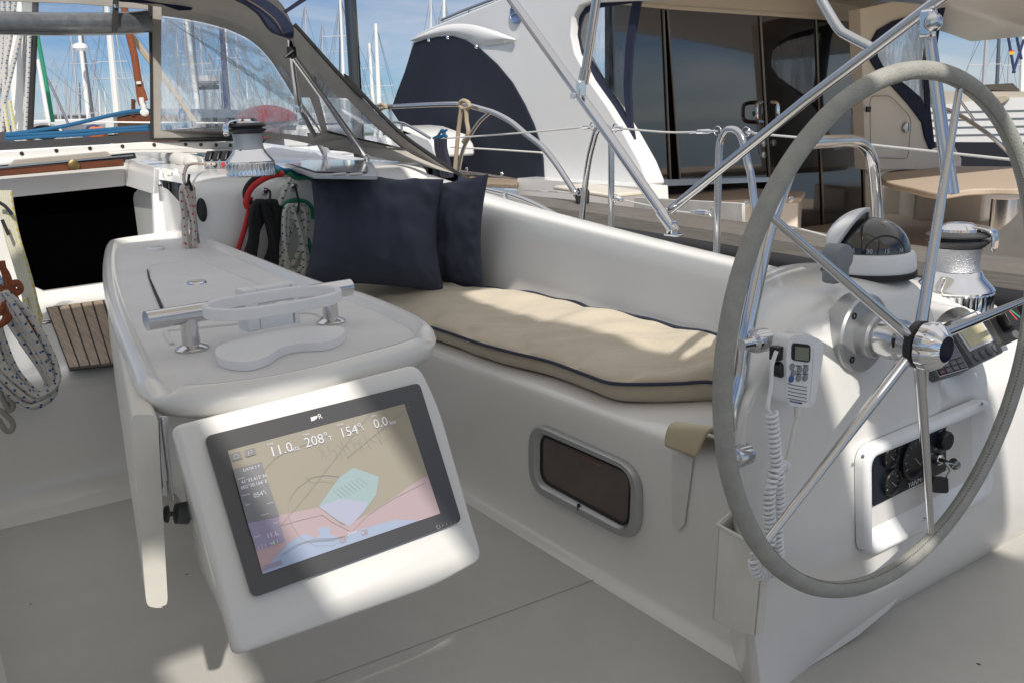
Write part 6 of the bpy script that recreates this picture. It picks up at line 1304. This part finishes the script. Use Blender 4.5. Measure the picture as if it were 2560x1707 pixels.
# ================================================================== moored sailing boats
SM = {'w': MASTW, 'a': MASTM, 'd': MASTD, 'b': MASTB, 'r': mat('mast_red', (.30, .08, .07), .5)}
def sail_boat(xb, top, Y, r, c, label, grp, yaw=0, L=9, hull=HULLW, spread=2, deck=.25, rig=True, pxr=None):
    base = Py((xb, proj(Vector((0, Y, 1.0)))[1]), Y); base = Vector((base.x, Y, deck))
    tp_ = up_to(base, top); lean = Py((top[0], top[1]), Y); h = tp_.z
    T = thing('sailing_boat', base - Z * (deck + .9), label, 'sailing boat', grp)
    u = Vector((math.cos(yaw), math.sin(yaw), 0)); v = Vector((-u.y, u.x, 0)); rows = []
    for t in (-.5, -.3, 0, .25, .42, .5):
        wd = (1.5 * (1 - max(0, (t + .05) / .56) ** 2) if t > -.05 else 1.5 * (1 - ((-.05 - t) / .45) ** 2 * .3)) * L / 10 + .02; sh_ = deck + .12 + .25 * max(0, t)
        c0 = base + u * (t + .1) * L; c0.z = 0
        rows.append([c0 + v * wd + Z * sh_, c0 + v * wd * .85 - Z * .6, c0 - Z * 1.0, c0 - v * wd * .85 - Z * .6, c0 - v * wd + Z * sh_])
    MB().grid(rows).add([p for r_ in rows for p in (r_[0], r_[4])], [(2 * i, 2 * i + 1, 2 * i + 3, 2 * i + 2) for i in range(5)]).build('hull', hull, T)
    cb_ = MB().box(base + u * .05 * L + Z * .32, u * L * .38, v * 1.5 * L / 10, Z * .42); cb_.build('cabin', HULLW, T, bevel=.12)
    MB().tube([base, lerp(base, Vector((lean.x, Y, h)), .5), Vector((lean.x, Y, h))], [r, r, r * .7], 8).build('mast', SM[c], T)
    top3 = Vector((lean.x, Y, h))
    for k in range(spread):
        p = lerp(base, top3, (k + 1) / (spread + .9)); MB().tube([p - Vector((.55, 0, 0)), p + Vector((.55, 0, 0))], .011, 5).build('spreader', SM['a'], T)
    if rig:
        w_ = MB()
        for s in (-1, 1): w_.tube([top3, base + Vector((s * 1.1, 0, 0))], .006, 4, uv=False)
        w_.tube([top3, base + u * L * .58 + Z * .2], .008, 4, uv=False); w_.build('shrouds', WIRE, T)
    MB().tube([base + Z * 1.2, base + Z * 1.15 - u * L * .36], .14, 8).build('boom_cover', SM['b'] if rr.random() < .6 else HULLW, T)
    return T
ml = [ (za, 400, (322, 250), 60, .09, 'a', 'open window mast topped by a cross shaped windvane'), (za, 330, (247, 390), 30, .13, 'w', 'stout white mast leaning left beside the teal rope'),
 (za, 520, (462, 235), 45, .10, 'a', 'slim grey mast with crosstrees in the open window'), (za, 577, (508, 120), 34, .13, 'w', 'tall white mast carrying a radar dome'), (za, 612, (517, 120), 40, .14, 'd', 'tall brown grey mast crossing the white one'),
 (za, 635, (572, 120), 60, .08, 'a', 'thin mast right of the brown grey mast'), (za, 762, (690, -40), 24, .15, 'w', 'thickest white mast in the open window'), (za, 742, (712, 100), 32, .08, 'd', 'dark slim mast left of the thickest white mast'),
 (za, 852, (760, 228), 48, .09, 'a', 'tapering mast right of the thickest white mast'), (za, 945, (905, 340), 65, .10, 'a', 'mast rising behind the orange rope'), (za, 800, (765, 470), 80, .09, 'a', 'short distant mast low between the white masts'),
 (za, 1195, (1147, 170), 45, .10, 'a', 'mast at the left of the clear window'), (za, 1240, (1198, 125), 38, .09, 'a', 'second mast from the left in the clear window'), (za, 1312, (1215, 118), 26, .11, 'w', 'thick white mast leaning in the clear window'),
 (za, 1300, (1255, 135), 36, .11, 'd', 'dark mast right behind the thick white one'), (za, 1350, (1300, 175), 44, .10, 'a', 'pale mast carrying the radar bracket'), (za, 1380, (1363, 262), 60, .09, 'a', 'shorter mast beside the radar mast'),
 (za, 1485, (1448, 178), 26, .16, 'b', 'mast with blue furled sail in the clear window'), (za, 1502, (1472, 184), 34, .08, 'w', 'thin white mast touching the blue furled sail'), (za, 1560, (1540, 205), 40, .08, 'a', 'grey mast right of the blue furled sail'),
 (za, 1425, (1415, 300), 70, .09, 'a', 'distant mast left of the blue furled sail'), (za, 1650, (1640, 350), 75, .10, 'a', 'distant mast above the red canopy'), (za, 1735, (1740, 470), 60, .10, 'a', 'faint mast at the right of the clear window'),
 (za, 2030, (1990, 38), 30, .07, 'a', 'mast with windvane right of the sprayhood'), (za, 2110, (2105, 152), 45, .08, 'a', 'short mast near the sprayhood slope'), (za, 2252, (2222, -10), 28, .08, 'w', 'white mast left of the dark chrome pole'), (za, 2205, (2218, -10), 40, .06, 'd', 'dark thin mast beside the white mast'),
 (zb, 20, (12, 155), 50, .12, 'a', 'pale mast far left above the sprayhood slope'), (zb, 355, (322, 285), 40, .13, 'w', 'white mast left of the taller white mast'), (zb, 388, (364, 158), 32, .13, 'w', 'tall white mast by the wispy cloud'),
 (zb, 720, (722, -20), 34, .10, 'w', 'white mast rising behind the flybridge'), (zb, 752, (765, -20), 44, .07, 'a', 'thin mast behind the flybridge rail'), (zb, 812, (810, -20), 30, .11, 'w', 'second white mast behind the flybridge'), (zb, 165, (132, 20), 36, .09, 'a', 'slim mast beside the dark chrome pole'),
 (zc, 2075, (2125, -20), 30, .12, 'a', 'grey mast at the right above the wheel'), (zc, 2165, (2200, -20), 34, .11, 'd', 'dark mast right of the grey one above the wheel'), (zc, 2225, (2285, -20), 50, .08, 'a', 'thin mast near the right edge'), (zc, 2335, (2352, -10), 26, .12, 'w', 'white mast cut by the right picture edge')]
for f, xb, tq, Y, r, c, lb in ml:
    q = f(xb, 800); Yk = Y
    rpx = r
    sail_boat(q[0], f(*tq), Y, r * .62, c, lb, 'sailing boats moored across the harbour', yaw=rr.choice((1.3, 1.5, 1.7, -1.5)), L=rr.uniform(8, 11), spread=rr.choice((1, 2, 2, 3)), hull=HULLB if rr.random() < .25 else HULLW)
for k in range(26):       # more distant masts, faint and small
    x = (rr.uniform(230, 990) if k % 2 else rr.uniform(1060, 1720)); tq = za(x - rr.uniform(5, 22), rr.uniform(330, 620)); q = za(x, 800); Y = rr.uniform(70, 105)
    sail_boat(q[0], tq, Y, .075, rr.choice('aaawd'), 'small distant sailing boat with bare mast in the open window gap' if k % 2 else 'small distant sailing boat with bare mast behind the clear window', 'far rows of sailing boats left' if k % 2 else 'far rows of sailing boats right', yaw=1.5, L=9, spread=1, rig=False)
# named details on far boats
rd_ = Py(za(523, 308), 33); tag(MB().lathe(rd_ - Z * .12, Z, [(.22, 0), (.26, .06), (.25, .18), (.12, .24), (0, .25)], 20).build('radar_dome', PLAS), 'small round radar dome high on the tall white mast', 'radar')
rd_ = Py(za(1345, 522), 43); T = thing('radar', rd_ - Z * .2, 'grey radar scanner seen in the middle of the clear window', 'radar')
MB().lathe(rd_ - Z * .2, Z, [(.55, 0), (.62, .1), (.55, .35), (0, .4)], 20).build('dome', mat('radar_grey', (.4, .4, .42), .5), T); MB().box(rd_ - Z * .35, Vector((1.0, 0, 0)), Vector((0, .5, 0)), Z * .2).build('bracket', BLK, T)
# wooden boat with cabin
T = thing('wooden_boat', Py(za(900, 900), 14) - Z * .6, 'wooden boat with varnished cabin and blue grey curved roof', 'wooden boat')
def RR(l, y=14): return [Py(za(*q), y) for q in l]
MB().slab(RR([(760, 745), (850, 722), (1000, 712), (1150, 725), (1250, 775), (1190, 775), (1000, 745), (860, 755), (700, 790)]), Vector((.6, 2.0, 0))).build('roof', mat('roof_slate', (.06, .09, .13), .5), T, bevel=.02)
MB().slab(RR([(700, 792), (860, 757), (1000, 750), (1120, 760), (1140, 800), (700, 808)]), Vector((.5, 1.8, 0))).build('cabin_side', MAHO, T)
MB().slab(RR([(690, 770), (740, 770), (745, 880), (690, 880)], 13.9), Vector((.1, 1, 0))).build('cabin_end', HULLW, T)
MB().slab(RR([(700, 805), (1150, 800), (1230, 860), (1150, 940), (700, 940)], 14.02), Vector((.5, 1.6, 0))).build('hull', mat('dark_wood', (.10, .05, .03), .5, var=.3), T)
MB().tube(RR([(870, 650), (872, 760)]) , .03, 6).build('signal_mast', MAHO, T); MB().tube(RR([(860, 665), (885, 665)]), .02, 6).build('crosstree', MAHO, T)
T = thing('canopied_boat', Py(za(1700, 870), 11) - Z * .5, 'boat with faded red canvas canopy behind the clear window', 'boat')
rows = []
for i in range(9):
    t = i / 8; xx = lerp(1545, 1930, t); hh = 92 * math.sin(PI * (t * .9 + .06)) ** .6; rows.append([Py(za(xx, 800), 11), Py(za(xx, 790 - hh * .8), 11), Py(za(xx + 10, 780 - hh), 11.5), Py(za(xx + 10, 780 - hh * .8), 12.6), Py(za(xx + 10, 800), 12.8)])
MB().grid(rows).build('canopy', REDC, T)
MB().slab([Py(za(*q), 11.1) for q in ((1500, 820), (2080, 820), (2100, 860), (2030, 960), (1560, 960), (1500, 870))], Vector((0, 2, 0))).build('hull', HULLW, T, bevel=.05)
MB().slab([Py(za(*q), 11.05) for q in ((1620, 765), (1880, 765), (1890, 815), (1600, 815))], Vector((0, .1, 0))).build('windscreen', BGLASS, T)
MB().box(Py(za(1700, 860), 10.9), Vector((.5, 0, 0)), Vector((0, .2, 0)), Z * .16).build('red_stripe', REDC, T)
T = thing('fallen_sail', Py(za(1280, 850), 5.6), 'white folded hatch cover lying on the foredeck behind the clear window', 'hatch cover')
MB().slab([Py(za(*q), 5.6) for q in ((1225, 858), (1240, 838), (1330, 835), (1345, 850))], A * .3).build('panel', PLAS, T, bevel=.004)
T = thing('tarpaulin', Py(za(612, 850), 16) - Z * .3, 'navy tarpaulin bundle on a pontoon seen through the open window', 'tarpaulin')
MB().lathe(Py(za(612, 850), 16) - Z * .35, Z, [(.22, 0), (.24, .15), (.14, .35), (.10, .42), (0, .45)], 12).build('bundle', MASTB, T)
for x, l in ((617, 'left'), (655, 'right')):
    c = Py(za(x, 886), 12); tag(MB().lathe(c - Z * .06, Z, [(.02, 0), (.07, .03), (.09, .08), (.07, .14), (.02, .17)], 16).build('fender', ORGF), l + ' one of two orange fenders low in the open window', 'fender', 'orange fenders')
# foredeck edge of own boat, low pontoon clutter
tag(MB().slab([W(5.3, -1.2, .92), W(9.5, -.2, .80), W(9.5, 1.2, .80), W(5.3, 2.1, .92)], Z * -.2).build('foredeck', GELM, flat=True), 'white foredeck ahead of the sprayhood', 'deck')
# dark pole
tag(MB().tube([Py(za(2320, 800), 7.2) - Z * 1.5, Py(zb(195, -30), 7.2)], .048, 16).build('chrome_pole', mat('dark_chrome', (.16, .15, .14), .18, 1.)), 'thick dark chrome pole standing behind the sprayhood side window', 'pole')
T = thing('right_sailing_yacht', Py(zc(2100, 800), 9), 'white sailing yacht with plank lines moored beyond the motor yacht', 'sailing yacht')
def RQ(l, y): return [Py(zc(*q), y) for q in l]
MB().slab(RQ([(1730, 700), (2200, 640), (2600, 640), (2600, 935), (1900, 935), (1740, 930)], 13), Vector((1.5, 3, 0))).build('hull', mat('plank_white', (.66, .66, .66), .35), T)
for k in range(4): MB().tube(RQ([(1740, 735 + k * 50), (2600, 715 + k * 52)], 12.98), .008, 5).build('plank_line', GRYL, T)
MB().slab(RQ([(1730, 930), (2600, 935), (2600, 1110), (1730, 1080)], 12.9), Vector((1.5, 3, 0))).build('boot_top', SEAL, T)
MB().slab(RQ([(2090, 555), (2280, 545), (2330, 600), (2090, 590)], 13.4), Vector((.5, 1.5, 0))).build('sprayhood', mat('hood_brown', (.07, .06, .05), .8), T)
MB().slab(RQ([(1740, 600), (2352, 600), (2600, 600), (2600, 640), (2200, 650), (1750, 700)], 13.05), Vector((1, 2.5, 0))).build('deck', mat('deck_sand', (.42, .38, .32), .6), T)
MB().slab(RQ([(2090, 640), (2250, 620), (2260, 655), (2210, 690), (2110, 690)], 12.9), Vector((.3, .5, 0))).build('boom_bag', mat('bag_sand', (.40, .35, .26), .7), T, bevel=.03)
MB().tube(spl(RQ([(1745, 690), (1900, 740), (2050, 830), (2180, 930), (2352, 1100)], 9), 5), .022, 8).build('davit_rail', STL, T)
MB().tube(RQ([(1935, 660), (2030, 790)], 9), .013, 8).build('rail_brace', STL, T)
for p in (((2210, 20), (2290, 480)), ((2250, -20), (2335, 390)), ((2352, 260), (2280, 480))): MB().tube(RQ(p, 14), .02, 6).build('stay', SM['b'], T)
MB().slab(RQ([(2255, 340), (2288, 338), (2286, 358), (2257, 360)], 13.9), Vector((0, .01, 0))).build('spanish_flag', mat('flag_yellow', (.7, .45, .05), .7), T, flat=True)
MB().slab(RQ([(2253, 332), (2290, 330), (2288, 338), (2255, 341)], 13.9), Vector((0, .01, 0))).build('flag_stripe', REDI, T, flat=True)
